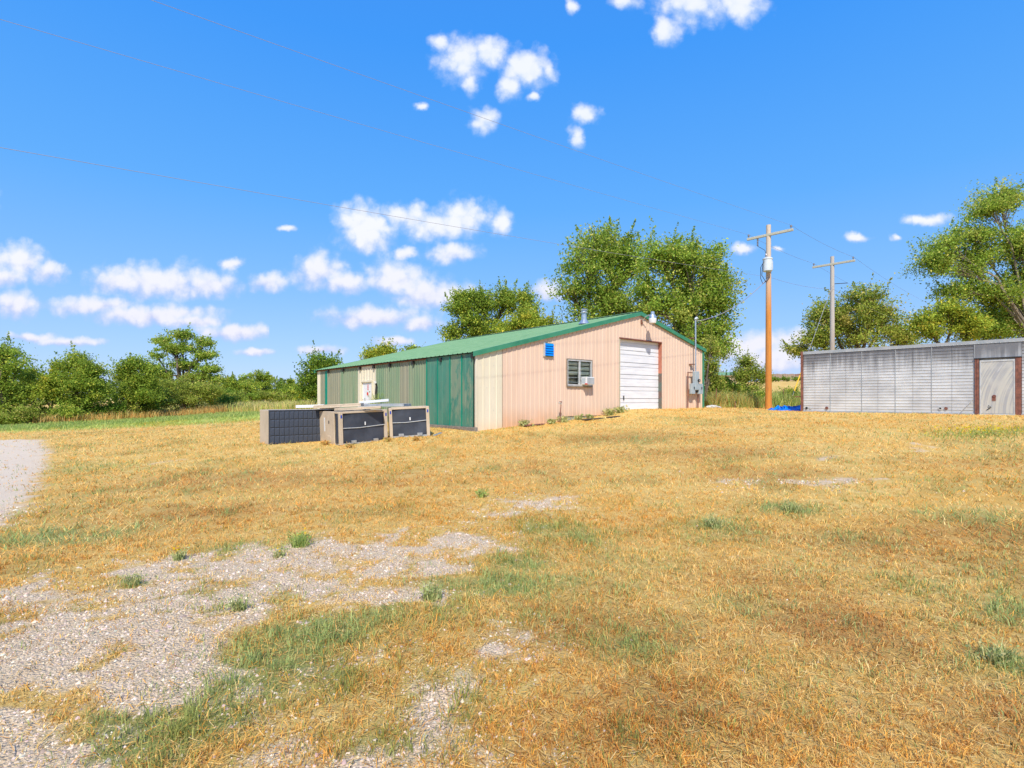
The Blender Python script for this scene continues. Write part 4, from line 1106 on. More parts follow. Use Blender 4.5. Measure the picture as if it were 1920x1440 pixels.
def rock(px, py, Y, s, label, m='rock'):
    x = (px - CX) / F * Y; z = hz(x, Y)
    b = MB(); N = 9; vs = []; rr = random.Random(px)
    for j, (rz_, zz) in enumerate(((.75, 0), (1, .35), (.8, .75), (.3, 1))):
        for i in range(N):
            a = 2 * math.pi * i / N; q = rz_ * rr.uniform(.75, 1.15)
            vs.append((s * q * math.cos(a), s * .7 * q * math.sin(a), s * .6 * zz * rr.uniform(.8, 1.1) - .03))
    fs = [(j * N + i, j * N + (i + 1) % N, (j + 1) * N + (i + 1) % N, (j + 1) * N + i) for j in range(3) for i in range(N)] + [tuple(3 * N + i for i in range(N))]
    b.add(vs, fs); o = b.build('rock', M[m], None, loc=(x, Y, z)); tag(o, label, 'rock', group='pale rocks by the fence'); return o
rock(1331, 762, 28.4, .26, 'white rock touching the building corner side of the fence')
rock(1338, 762, 28.7, .30, 'widest white rock at foot of the rusty post')
rock(1347, 761, 28.9, .18, 'small dark edged rock right of the rusty post')
rock(1364, 740, 31.0, .45, 'pale rock half hidden in weeds behind the post')
rock(399, 760, 44, .55, 'lone pale rock in grass before the left trees')
# pavers and scrap by the foundation
for px_, py_, w_, lab, m_ in ((1002, 798, .95, 'orange flat board lying against the peach wall foot', 'rust'), (1112, 787, 1.2, 'dark warped plank lying below the window', 'dark'), (1150, 783, .7, 'dark scrap board in weeds left of overhead door', 'dark')):
    x, y = ground_at(px_, py_)
    o = MB().box(-w_ / 2, w_ / 2, -.09, .09, 0, .035).build('scrap_board', M[m_], None, bevel=.005, loc=(x, y, hz(x, y) + .015)); o.rotation_euler = (0, -.03, RZ + .02)
    tag(o, lab, 'board', group='scrap boards along the wall foot')
# far barn with a green roof, far brown fence
def barn(px0, px1, ytop, yeave, Y):
    x0, x1 = (px0 - CX) / F * Y, (px1 - CX) / F * Y; zt = EYE + (HY - ytop) / 1000 * Y; ze = EYE + (HY - yeave) / 1000 * Y; zg = hz((x0 + x1) / 2, Y) - .5
    e = empty('far_barn', 'distant low barn with green roof between the trees and pole', 'building', ((x0 + x1) / 2, Y, zg)); hw_ = (x1 - x0) / 2
    MB().box(-hw_, hw_, 0, 8, 0, ze - zg).build('wall', M['peach'], e)
    a = zt - zg; c = ze - zg
    b = MB(); b.add([(-hw_ - .3, -.4, c), (hw_ + .3, -.4, c), (hw_ + .3, 4, a), (-hw_ - .3, 4, a), (-hw_ - .3, 8.4, c), (hw_ + .3, 8.4, c)], [(0, 1, 2, 3), (3, 2, 5, 4), (0, 3, 4), (1, 5, 2)])
    b.build('roof', M['roof'], e)
barn(1338, 1395, 695.5, 704, 88)
x0 = (1425 - CX) / F * 95; x1 = (1640 - CX) / F * 95
zt = EYE + (HY - 701) / 1000 * 95; zb_ = EYE + (HY - 721) / 1000 * 95
fe = empty('board_fence', 'long brown board fence on the far rise behind the orange pole', 'fence', (x0, 95, zb_))
for k in range(58):
    w_ = (x1 - x0) / 58
    MB().box(k * w_ + .01, (k + 1) * w_ - .01, 0, .05, -1.5, zt - zb_ + .04 * math.sin(k * 1.7)).build('board', M['fence'], fe)

# ================================================================== VEGETATION
def rand_dirs(n, up=0.0):
    v = rng.normal(size=(n, 3)); v[:, 2] += up
    return v / np.linalg.norm(v, axis=1, keepdims=True)
def leaf_mesh(name, c, size, cols, up=0.25, aspect=0.55):
    n_ = len(c); nrm = rand_dirs(n_, up)
    a = np.cross(nrm, rand_dirs(n_)); a /= np.linalg.norm(a, axis=1, keepdims=True) + 1e-9
    b = np.cross(nrm, a)
    s_ = (size * rng.uniform(.6, 1.3, n_))[:, None] if np.isscalar(size) else (size * rng.uniform(.6, 1.3, n_))[:, None]
    co = np.stack([c + a * s_, c + b * s_ * aspect, c - a * s_, c - b * s_ * aspect], 1).reshape(-1, 3)
    return co, np.repeat(cols, 4, 0)
def leafcols(n_, c0, c1, c2=None, p2=0.0):
    t = rng.random((n_, 1)) ** 1.2
    c = np.array(c0) * (1 - t) + np.array(c1) * t
    if c2 is not None:
        m_ = rng.random(n_) < p2; c[m_] = np.array(c2) * rng.uniform(.8, 1.15, (m_.sum(), 1))
    return c * rng.uniform(.8, 1.2, (n_, 1))
PAL = {
 'green': ((0.16, 0.25, 0.03), (0.34, 0.43, 0.06), (0.58, 0.55, 0.08), .08),
 'dark': ((0.11, 0.20, 0.025), (0.25, 0.36, 0.045), (0.45, 0.47, 0.07), .06),
 'olive': ((0.19, 0.26, 0.035), (0.38, 0.42, 0.07), (0.60, 0.48, 0.14), .08),
 'yellow': ((0.22, 0.31, 0.035), (0.42, 0.47, 0.06), (0.66, 0.55, 0.07), .12),
 'elm': ((0.17, 0.28, 0.035), (0.38, 0.47, 0.07), (0.60, 0.56, 0.13), .10),
}
def tree(name, label, cat, px, Y, base_py, lobes, pal='green', nleaf=9000, leaf=0.10, tips=26, spread=0.55, group=None, bark='bark', trunk=True, depth=1.0, upness=0.35, trunkr=None, fork=None, stems=1, shell=0.42, wood=1.0, seed=None, shoots=.22):
    """lobes: (px, py, rx_px, ry_px) ellipsoids of the crown as the photograph shows them at distance Y"""
    global rng
    r0 = rng; rng = np.random.default_rng(int(px * 7 + Y * 13) % 99991 if seed is None else seed)
    x0 = (px - CX) / F * Y
    z0 = hz(x0, Y) if base_py is None else min(hz(x0, Y), EYE + (HY - base_py) / 1000 * Y)
    e = empty(name, label, cat, (x0, Y, z0), group=group)
    C_ = []
    for i, (lx, ly, rx, ry) in enumerate(lobes):
        oy = rng.uniform(-.35, .35) * rx * Y / 1000 * depth * 1.2
        C_.append(((lx - CX) / F * Y - x0, oy, EYE + (HY - ly) / 1000 * Y - z0, rx * Y / 1000, rx * Y / 1000 * depth, ry * Y / 1000))
    C_ = np.array(C_); vol = C_[:, 3] * C_[:, 5] ** .9; pr = vol / vol.sum()
    top = (C_[:, 2] + C_[:, 5]).max()
    tr_ = trunkr or max(0.06, top * 0.028)
    fk = fork if fork is not None else max(0.5, min(top * .3, (C_[:, 2] - C_[:, 5] * .5).min()))
    wb = MB()
    stems_ = []
    for s_ in range(stems):
        a = rng.uniform(0, 6.28); d = 0 if stems == 1 else tr_ * 3
        bx, by = d * math.cos(a), d * math.sin(a)
        p = Vector((bx * 2.2 + rng.uniform(-.1, .1) * top * .1, by * 2.2, fk))
        wb.tube([(bx, by, -.3), (bx * 1.05, by, .15), (bx * 1.4 + rng.uniform(-.04, .04) * top * .3, by * 1.3, fk * .55), p], [tr_ * 1.35, tr_, tr_ * .85, tr_ * .75], 8); stems_.append(p)
    cl = []; lobe_ids = rng.choice(len(C_), tips * len(C_), p=pr)
    limb_end = []
    for k, c in enumerate(C_):
        st = stems_[k % len(stems_)]; end = Vector((c[0], c[1], c[2] - c[5] * .15))
        m_ = st.lerp(end, .5) + Vector((0, 0, (end - st).length * .06)) + Vector(rng.normal(size=3) * .08 * (end - st).length)
        wb.tube([st - Vector((0, 0, .15)), m_, end], [tr_ * .62, tr_ * .40, tr_ * .16], 6); limb_end.append((st, m_, end))
    for k in lobe_ids:
        c = C_[k]
        d = rand_dirs(1, upness)[0]; rad = rng.uniform(0, 1) ** shell
        p = c[:3] + d * c[3:] * rad * rng.uniform(.82, 1.12)
        if p[2] < .25: p[2] = rng.uniform(.2, .6)
        cl.append((p, d, k))
        if wood and rng.random() < wood:
            st, m_, end = limb_end[k]; t = rng.uniform(.25, 1)
            q_ = m_.lerp(end, t); P_ = Vector(p)
            wb.tube([q_, q_.lerp(P_, .5) + Vector((0, 0, .05 * (P_ - q_).length)), P_], [tr_ * .16, tr_ * .10, tr_ * .03], 4, cap=False)
    wb.build('trunk' if stems == 1 else 'stems', M[bark], e)
    per = max(4, int(nleaf * 1.4) // max(1, len(cl)))
    pts = []
    cs = []
    p0, p1_, p2_, w2 = PAL[pal]
    for p, d, k in cl:
        m_ = int(per * rng.uniform(.5, 1.5)); R_ = spread * rng.uniform(.6, 1.25)
        q_ = rng.normal(size=(m_, 3)).clip(-1.7, 1.7) * np.array([R_, R_, R_ * .62]) * .55
        q_ += d * rng.uniform(-.8, .5, (m_, 1)) * R_ * 1.1
        pts.append(p + q_)
        cc = leafcols(m_, p0, p1_, p2_, w2) * rng.uniform(.82, 1.18)
        if rng.random() < w2: cc = cc * .5 + np.array(p2_) * .5
        cs.append(cc)
        if shoots and rng.random() < shoots and d[2] > -.25:
            ms = m_ // 3; t_ = rng.random((ms, 1)); Ls = R_ * rng.uniform(1.3, 2.6); sd = d * .65 + np.array([0, 0, .75]); sd /= np.linalg.norm(sd)
            pts.append(p + sd * t_ * Ls + rng.normal(size=(ms, 3)).clip(-1.6, 1.6) * R_ * .17 * (1.25 - t_)); cs.append(leafcols(ms, p0, p1_, p2_, w2))
    pts = np.concatenate(pts); cs = np.concatenate(cs); ok = pts[:, 2] > .05; pts = pts[ok]; cs = cs[ok]
    co, cc = leaf_mesh('crown', pts, leaf * .78, (cs * 1.14).clip(0, .9), up=.5)
    o = np_mesh('crown' if trunk else 'foliage', co, np.arange(len(co)), 4, M['leaf'], dict(col=cc)); o.parent = e
    rng = r0
    return e
TG = 'trees behind the workshop roof'
tree('tree', 'tallest left broad tree behind the green roof ridge', 'tree', 1135, 42, None,
     [(1140, 470, 62, 46), (1100, 500, 52, 44), (1185, 500, 42, 48), (1075, 555, 42, 40), (1130, 555, 60, 42), (1170, 590, 55, 40), (1105, 610, 60, 35)], 'elm', 25000, .13, 34, .85, TG)
tree('tree', 'big round tree behind the roof right of the ridge, beside near pole', 'tree', 1275, 38, None,
     [(1240, 490, 42, 42), (1290, 490, 48, 46), (1330, 505, 30, 50), (1345, 570, 36, 50), (1290, 575, 60, 55), (1225, 570, 40, 50), (1300, 640, 60, 38), (1345, 640, 22, 28)], 'elm', 30000, .125, 34, .8, TG)
tree('tree', 'dark green tree with upright shoots behind the roof middle', 'tree', 900, 44, None,
     [(865, 590, 32, 42), (905, 575, 30, 34), (945, 572, 30, 34), (985, 580, 22, 36), (905, 625, 60, 40), (850, 640, 22, 28)], 'green', 20000, .12, 30, .65, TG, upness=.8)
tree('tree', 'yellowish green small tree in front of dark one, behind the roof', 'tree', 985, 41, None,
     [(985, 605, 38, 24), (1015, 615, 32, 18), (955, 625, 34, 22), (1045, 620, 26, 16)], 'yellow', 9000, .11, 20, .6, TG)
tree('tree', 'small yellow green treetop showing over the left roof slope', 'tree', 712, 50, None,
     [(712, 664, 24, 14), (690, 668, 14, 10), (728, 660, 12, 14), (750, 672, 12, 8)], 'yellow', 4000, .12, 18, .6, TG)
tree('tree', 'tiny treetop poking over the roof near its left third', 'tree', 772, 50, None, [(775, 655, 12, 9), (765, 662, 14, 8)], 'green', 1000, .12, 12, .5, TG)
tree('tree', 'dark rounded tree at the far left end of the workshop', 'tree', 602, 47, None,
     [(600, 690, 32, 24), (590, 712, 32, 26), (618, 700, 26, 28), (585, 738, 24, 22), (610, 735, 26, 22)], 'dark', 11000, .12, 24, .6, TG)
tree('tree', 'large round olive tree behind the silver trailer and grey pole', 'tree', 1610, 46, None,
     [(1610, 570, 52, 36), (1560, 595, 42, 34), (1655, 600, 42, 34), (1530, 640, 34, 28), (1600, 630, 70, 40), (1680, 635, 32, 30), (1500, 660, 22, 18), (1540, 680, 34, 20)], 'olive', 26000, .12, 30, .75, 'trees behind the trailer')
tree('tree', 'yellow green bushy tree behind the trailer beneath the big elm', 'tree', 1775, 28.5, None,
     [(1750, 605, 32, 22), (1785, 590, 32, 24), (1810, 615, 34, 24), (1740, 625, 22, 16)], 'yellow', 10000, .085, 26, .45, 'trees behind the trailer')
tree('tree', 'tall airy elm at right edge leaning over the silver trailer', 'tree', 1925, 30, None,
     [(1890, 372, 50, 30), (1850, 395, 38, 24), (1830, 440, 50, 28), (1775, 460, 42, 22), (1758, 497, 38, 28), (1830, 495, 60, 38), (1900, 470, 60, 50), (1860, 555, 60, 36), (1790, 545, 32, 24), (1910, 590, 60, 40), (1870, 615, 50, 26), (1930, 530, 50, 50), (1990, 440, 70, 60), (2010, 560, 70, 60)], 'elm', 66000, .08, 40, .6, 'trees behind the trailer', bark='palebark', stems=2, shell=.6, trunkr=.13)
tree('tree', 'dark green tree low behind the trailer at the right edge', 'tree', 1885, 33, None, [(1870, 620, 50, 26), (1910, 610, 40, 30), (1840, 625, 30, 20)], 'dark', 8000, .09, 22, .5, 'trees behind the trailer')
# beside the building
tree('shrub', 'bushy green shrub climbing at the workshop right corner', 'shrub', 1336, 31, None, [(1335, 690, 18, 30), (1345, 725, 20, 24), (1330, 740, 18, 18), (1335, 655, 12, 22)], 'olive', 7000, .075, 26, .35, 'shrubs by the poles', stems=3, wood=.6)
tree('shrub', 'brownish cone shaped shrub left of the orange pole', 'shrub', 1403, 33, None, [(1402, 690, 16, 26), (1392, 712, 24, 24), (1418, 712, 20, 24), (1405, 735, 34, 18), (1380, 738, 18, 14)], 'olive', 9000, .07, 26, .35, 'shrubs by the poles', stems=4, wood=.6, upness=.7)
tree('shrub', 'leafy green weeds just left of the orange pole foot', 'shrub', 1425, 30, None, [(1424, 744, 12, 14), (1412, 750, 14, 10)], 'green', 3000, .06, 20, .28, 'shrubs by the poles', stems=3, wood=.3)
tree('shrub', 'leafy weeds between orange pole and trailer corner', 'shrub', 1482, 31.5, None, [(1482, 742, 12, 14), (1466, 750, 12, 10)], 'yellow', 2600, .06, 20, .28, 'shrubs by the poles', stems=3, wood=.3)
tree('shrub', 'low green brush between corner shrub and brown cone shrub', 'shrub', 1366, 33, None, [(1366, 735, 20, 16), (1358, 720, 12, 12)], 'green', 3500, .07, 22, .3, 'shrubs by the poles', stems=3)
for px_, w_, lab in ((1455, 12, 'small dark bush before the brown fence left part'), (1475, 10, 'small round bush at brown fence middle'), (1492, 10, 'small bush at brown fence beside the trailer'), (1446, 8, 'tiny bush touching the orange pole at the brown fence')):
    tree('bush', lab, 'bush', px_, 86, None, [(px_, 713, w_, 5)], 'dark', 500, .13, 14, .28, 'bushes below the brown fence', wood=.3)
# left tree line
LG = 'trees along the left field edge'
tree('tree', 'broad tree cut off by the left edge of the picture', 'tree', 12, 33, None, [(14, 662, 30, 24), (38, 685, 18, 20), (5, 700, 36, 32), (22, 735, 32, 28), (-40, 690, 50, 50), (0, 765, 32, 16)], 'green', 17000, .085, 30, .5, LG)
tree('tree', 'thin grey green tree between the two left bushy trees', 'tree', 62, 36, None, [(60, 702, 16, 14), (62, 722, 18, 18), (72, 738, 18, 14)], 'elm', 7000, .08, 24, .45, LG)
tree('tree', 'rounded green and yellow tree with drooping boughs, left side', 'tree', 140, 35, None, [(143, 678, 22, 14), (115, 692, 24, 16), (170, 696, 24, 16), (148, 720, 46, 24), (100, 728, 26, 20), (190, 736, 20, 18), (150, 752, 38, 12)], 'green', 20000, .08, 32, .45, LG, seed=5)
tree('tree', 'slim trunked small tree in orange grass on the left', 'tree', 96, 34, None, [(92, 735, 24, 18), (100, 715, 20, 18)], 'yellow', 5000, .08, 24, .4, LG)
tree('tree', 'bright green feathery tree left of the tall open tree', 'tree', 258, 37, None, [(250, 684, 20, 12), (276, 694, 18, 14), (238, 704, 16, 14), (260, 722, 36, 20), (243, 742, 28, 16), (284, 742, 24, 16)], 'green', 17000, .085, 30, .5, LG, upness=.7, seed=8)
tree('tree', 'tallest open crowned tree of the left tree line', 'tree', 342, 44, None,
     [(342, 630, 22, 9), (300, 638, 20, 8), (386, 644, 20, 8), (338, 655, 36, 10), (298, 668, 20, 9), (385, 668, 26, 9), (345, 685, 42, 11), (398, 694, 22, 8), (300, 700, 26, 10), (370, 708, 42, 11), (412, 712, 10, 7)], 'elm', 17000, .10, 20, .42, LG, shell=.6, seed=12, shoots=.2)
tree('shrub', 'wide dense olive shrub under the tall open tree', 'shrub', 355, 41, None, [(330, 735, 38, 22), (375, 735, 36, 24), (350, 750, 50, 18), (400, 742, 18, 18)], 'olive', 12000, .085, 26, .5, LG, stems=4, wood=.5)
tree('shrub', 'bright green low shrub at tree line foot left of olive shrub', 'shrub', 298, 40, None, [(298, 752, 22, 14), (280, 758, 18, 10)], 'yellow', 4000, .08, 22, .4, LG, stems=3, wood=.4)
FG = 'far trees beyond the left meadow'
for px_, lobes_, pl, Y_, nl, lab in (
   (438, [(438, 722, 20, 16), (432, 738, 20, 14)], 'green', 70, 4500, 'far rounded tree right of the tall open tree'),
   (461, [(461, 708, 12, 9), (463, 722, 18, 14), (462, 738, 18, 12)], 'elm', 78, 3800, 'far thin grey topped tree left of the round one'),
   (494, [(494, 708, 18, 14), (494, 722, 14, 10), (494, 738, 20, 14)], 'green', 74, 5200, 'far round headed tree standing above the hedge'),
   (525, [(524, 726, 7, 8), (526, 740, 18, 12)], 'dark', 76, 2600, 'far small pointed tree right of the round one'),
   (544, [(544, 722, 6, 10), (545, 738, 16, 14)], 'green', 72, 2800, 'far little cone tree beside the workshop end tree'),
   (570, [(570, 742, 18, 12), (562, 735, 10, 14)], 'yellow', 62, 3600, 'pale green shrub below the workshop end tree'),
   (505, [(505, 744, 22, 10)], 'olive', 64, 2600, 'olive brush clump under the far round tree'),
   (480, [(478, 746, 22, 9)], 'green', 64, 2600, 'green brush clump left of the olive one'),
   (450, [(448, 748, 22, 9)], 'olive', 62, 2600, 'brownish brush clump right of the wide olive shrub'),
   (535, [(536, 748, 20, 9)], 'olive', 62, 2600, 'olive brush clump nearest the gridded unit top'),
   (425, [(425, 742, 18, 12)], 'dark', 64, 2800, 'dark brush clump beside the wide olive shrub')):
    tree('tree' if len(lobes_) > 1 else 'brush', lab, 'tree' if len(lobes_) > 1 else 'shrub', px_, Y_, None, lobes_, pl, nl, .13, 22, .42, FG, wood=.4, shoots=.15)
for px_, w_, Y_, pl, lab in ((30, 34, 31.5, 'olive', 'low brush at the foot of the left edge tree'), (72, 22, 34.5, 'green', 'green brush below the thin grey green tree'), (118, 26, 33.5, 'green', 'green brush left of the drooping tree trunk'),
        (165, 30, 35.5, 'dark', 'dark brush filling under the drooping tree'), (206, 28, 36, 'dark', 'dark brush between drooping and feathery trees'), (240, 26, 37, 'olive', 'olive brush below the feathery tree'), (275, 22, 38, 'dark', 'dark brush right of the feathery tree trunk'),
        (420, 24, 48, 'green', 'green brush trailing right of the olive shrub')):
    gy_ = HY + (EYE - hz((px_ - CX) / F * Y_, Y_)) / Y_ * 1000
    tree('shrub', lab, 'shrub', px_, Y_, None, [(px_ - w_ * .4, gy_ - 12, w_ * .7, 12), (px_ + w_ * .4, gy_ - 16, w_ * .7, 14)], pl, 4500, .08, 26, .4, 'brush under the left trees', stems=3, wood=.4)
# wooded backdrop: a far tree belt that reads as one mass
N_ = 26000
bx = rng.uniform(-170, 12, N_); t_ = fbm(bx, bx * 0, .09, 4, 3); by = 130 + rng.uniform(0, 14, N_) + bx * .05
bz = height(bx, by) + rng.random(N_) ** .8 * (2.2 + 5.0 * t_ + 2.0 * fbm(bx, by, .5, 2, 1))
co, cc = leaf_mesh('far_woods', np.c_[bx, by, bz], .38, leafcols(N_, (.13, .20, .04), (.27, .33, .08)), up=.4, aspect=.8)
o = np_mesh('far_woods', co, np.arange(len(co)), 4, M['leaf'], dict(col=cc)); tag(o, kind='stuff')
# ------------------------------------------------------------------ blades
STRAW = np.array([[.90, .57, .16], [.90, .63, .23], [.90, .47, .09], [.66, .37, .13], [.88, .68, .30]])
def blade_cols(n_, x, y, bare, gn, br, lush):
    big = fbm(x, y, .8, 3, 4); fine_ = fbm(x, y, 2.6, 3, 6)
    w = rng.random(n_)
    i = np.where(w < .34, 0, np.where(w < .62, 1, np.where(w < .62 + .30 * np.clip(big * 1.6 - .3, 0, 1), 2, np.where(w < .88, 3, 4))))
    c = STRAW[i].copy()
    pb = rng.random(n_) < br * .85
    c[pb] = np.array([.60, .285, .08])
    pg = rng.random(n_) < np.clip(np.clip(gn, 0, 2) ** 1.4 * .8 + .06 + .22 * np.clip(fbm(x, y, 1.3, 4, 1) * 2.6 - 1.1, 0, 1), 0, .88)
    t = rng.random((n_, 1)); gcol = np.array([.26, .35, .10]) * (1 - t) + np.array([.52, .58, .21]) * t
    c[pg] = gcol[pg]
    pl = rng.random(n_) < lush * .9
    t = rng.random((n_, 1)); lc = np.array([.38, .48, .09]) * (1 - t) + np.array([.66, .68, .20]) * t
    c[pl] = lc[pl]
    og = np.clip((fbm(x, y, .45, 3, 2) - .50) * 5, 0, 1)[:, None]; pale = np.clip((fbm(x, y, .6, 3, 7) - .52) * 6, 0, 1)[:, None]
    c = c * (1 - og * np.array([.04, .18, .36])) * (1 + pale * np.array([.05, .10, .25]))
    return c * rng.uniform(.68, 1.27, (n_, 1)), pg, pl
def blades(name, x, y, h, w, cols, lean=.6, seg2=True, zoff=-.006, zs=None):
    n_ = len(x); z = height(x, y) + (fbm(x, y, 1.1, 3, 6) - .5) * .05 + (fbm(x, y, 6, 3, 7) - .5) * .02 * np.exp(-(np.hypot(x, y) / 14) ** 2) + zoff if zs is None else zs
    a = rng.uniform(0, 2 * np.pi, n_); d = np.c_[np.cos(a), np.sin(a)]
    f = rng.uniform(0, 2 * np.pi, n_); s_ = np.c_[np.cos(f), np.sin(f)] * (w / 2)[:, None]
    ln = (lean * rng.uniform(.2, 1.6, n_)) * h
    b0 = np.c_[x - s_[:, 0], y - s_[:, 1], z]; b1 = np.c_[x + s_[:, 0], y + s_[:, 1], z]
    tip = np.c_[x + d[:, 0] * ln, y + d[:, 1] * ln, z + h * rng.uniform(.65, 1.0, n_)]
    if seg2:
        mx, my = x + d[:, 0] * ln * .30, y + d[:, 1] * ln * .30; mz = z + h * .62
        m0_ = np.c_[mx - s_[:, 0] * .8, my - s_[:, 1] * .8, mz]; m1_ = np.c_[mx + s_[:, 0] * .8, my + s_[:, 1] * .8, mz]
        co = np.stack([b0, b1, m1_, m0_, tip], 1).reshape(-1, 3); k = np.arange(n_)[:, None] * 5
        fq = (k + np.array([0, 1, 2, 3])).ravel(); ft = (k + np.array([3, 2, 4])).ravel()
        return np_mesh(name, co, [(fq, 4), (ft, 3)], 0, M['grass'], dict(col=np.repeat(cols, 5, 0)))
    co = np.stack([b0, b1, tip], 1).reshape(-1, 3)
    return np_mesh(name, co, np.arange(len(co)), 3, M['grass'], dict(col=np.repeat(cols, 3, 0)))
def sector(n_, r0_, r1_, p, half=R(64)):
    """area density falling off as r**-p"""
    q_ = rng.random(n_); e_ = 2 - p
    r_ = (r0_ ** e_ + q_ * (r1_ ** e_ - r0_ ** e_)) ** (1 / e_)
    a = rng.uniform(-half, half, n_); return r_ * np.sin(a), r_ * np.cos(a), r_
def in_building(x, y):
    dx, dy = x - PX0, y - CY; c, s_ = math.cos(RZ), math.sin(RZ)
    u, v = c * dx + s_ * dy, -s_ * dx + c * dy
    ib = (u > -.03) & (u < W + .03) & (v > -.03) & (v < LEN + .1)
    dx, dy = x - TP[0], y - TP[1]; c, s_ = math.cos(TA), math.sin(TA)
    u, v = c * dx + s_ * dy, -s_ * dx + c * dy
    it = (u > 0) & (u < TL) & (v > 0) & (v < TW)
    ds = (u > 0)
    return ib | it
def lawn(name, n_, r0_, r1_, p, hb, wb_, seg2, wgrow):
    x, y, r_ = sector(n_ // 5, r0_, r1_, p)
    x = np.repeat(x, 5) + rng.normal(size=len(x) * 5) * .012 * np.repeat(np.maximum(1, r_ / 5), 5)
    y = np.repeat(y, 5) + rng.normal(size=len(y) * 5) * .012 * np.repeat(np.maximum(1, r_ / 5), 5)
    ba, gn_, br_, lu, gr_ = masks(x, y)
    keep = (rng.random(len(x)) > np.clip(ba * 1.12, 0, .84)) & ~in_building(x, y)
    tuft = fbm(x, y, 9, 2, 2)
    keep &= rng.random(len(x)) < np.clip(.25 + 1.5 * (tuft - .28), .15, 1)
    x, y, gn_, br_, lu, ba, tuft = [q_[keep] for q_ in (x, y, gn_, br_, lu, ba, tuft)]
    c, pg, pl = blade_cols(len(x), x, y, ba, gn_, br_, lu)
    r_ = np.hypot(x, y)
    h = hb * rng.uniform(.5, 1.5, len(x)) * (.6 + .9 * tuft) * (1 + .6 * np.clip(gn_, 0, 1)) * (1 + 1.6 * lu) * (1 - .35 * ba)
    h = np.where(pg, h * 1.25, h)
    w = wb_ * rng.uniform(.7, 1.4, len(x)) * np.maximum(1, (r_ / 3.2)) ** wgrow
    lean_ = np.where(pg, .55, 1.15)
    o = blades(name, x, y, h, w, c, lean_, seg2)
    tag(o, kind='stuff'); return o
lawn('dry_grass', 350000, 1.2, 7.5, 1.2, .036, .0034, True, .6)
lawn('dry_grass', 580000, 7.5, 48, 1.6, .05, .0054, False, .72)
# flattened straw litter
x, y, r_ = sector(70000, 1.7, 9, 1.3)
ba, gn_, br_, lu, gr_ = masks(x, y); keep = rng.random(len(x)) > np.clip(ba * 1.05, 0, .93); x, y, br_, r_ = x[keep], y[keep], br_[keep], r_[keep]
n_ = len(x); z = height(x, y) + (fbm(x, y, 1.1, 3, 6) - .5) * .05 + (fbm(x, y, 6, 3, 7) - .5) * .02 * np.exp(-(r_ / 14) ** 2) + rng.uniform(.004, .022, n_)
a = rng.uniform(0, 6.28, n_); Lh = rng.uniform(.012, .036, n_); wd = .003 * np.maximum(1, r_ / 3.5) ** .6
dx, dy = np.cos(a) * Lh, np.sin(a) * Lh; ex, ey = -np.sin(a) * wd / 2, np.cos(a) * wd / 2; dz_ = rng.uniform(-.012, .012, n_)
co = np.stack([np.c_[x - dx - ex, y - dy - ey, z - dz_], np.c_[x + dx - ex, y + dy - ey, z + dz_], np.c_[x + dx + ex, y + dy + ey, z + dz_ + .001], np.c_[x - dx + ex, y - dy + ey, z - dz_ + .001]], 1).reshape(-1, 3)
cc = STRAW[rng.integers(0, 5, n_)] * rng.uniform(.6, 1.05, (n_, 1)); m_ = rng.random(n_) < br_ * .6; cc[m_] *= np.array([.7, .55, .5])
o = np_mesh('straw_litter', co, np.arange(len(co)), 4, M['grass'], dict(col=np.repeat(cc, 4, 0))); tag(o, kind='stuff')
# gravel stones
x, y, r_ = sector(190000, 1.7, 11, 1.35)
ba, gn_, br_, lu, gr_ = masks(x, y)
keep = rng.random(len(x)) < np.clip(ba * 1.1 + .006, 0, 1); x, y, r_ = x[keep], y[keep], r_[keep]
n_ = len(x); z = height(x, y) + (fbm(x, y, 1.1, 3, 6) - .5) * .05 + (fbm(x, y, 6, 3, 7) - .5) * .02 * np.exp(-(r_ / 14) ** 2)
s_ = rng.gamma(3.0, .0017, n_).clip(.003, .014) * np.maximum(1, r_ / 4) ** .5
oc_ = np.array([[1, 0, 0], [0, 1, 0], [-1, 0, 0], [0, -1, 0], [0, 0, 1]], float)
co = oc_[None] * s_[:, None, None] * rng.uniform(.6, 1.35, (n_, 5, 3)) * np.array([1, 1, .95]); a = rng.uniform(0, 6.28, n_)
ca, sa = np.cos(a)[:, None], np.sin(a)[:, None]; X2 = co[..., 0] * ca - co[..., 1] * sa; Y2 = co[..., 0] * sa + co[..., 1] * ca
co = np.stack([X2 + x[:, None] + rng.normal(size=(n_, 5)) * s_[:, None] * .2, Y2 + y[:, None], co[..., 2] + z[:, None]], -1).reshape(-1, 3)
k = np.arange(n_)[:, None] * 5; ft = (k + np.array([0, 1, 4, 1, 2, 4, 2, 3, 4, 3, 0, 4])).ravel()
cc = np.array([.68, .55, .42]) * rng.uniform(.4, 1.25, (n_, 1)) * (1 + rng.normal(size=(n_, 3)) * .05); cc = cc.clip(.05, .8)
o = np_mesh('gravel', co, ft, 3, M['stone'], dict(col=np.repeat(cc, 5, 0))); tag(o, kind='stuff')

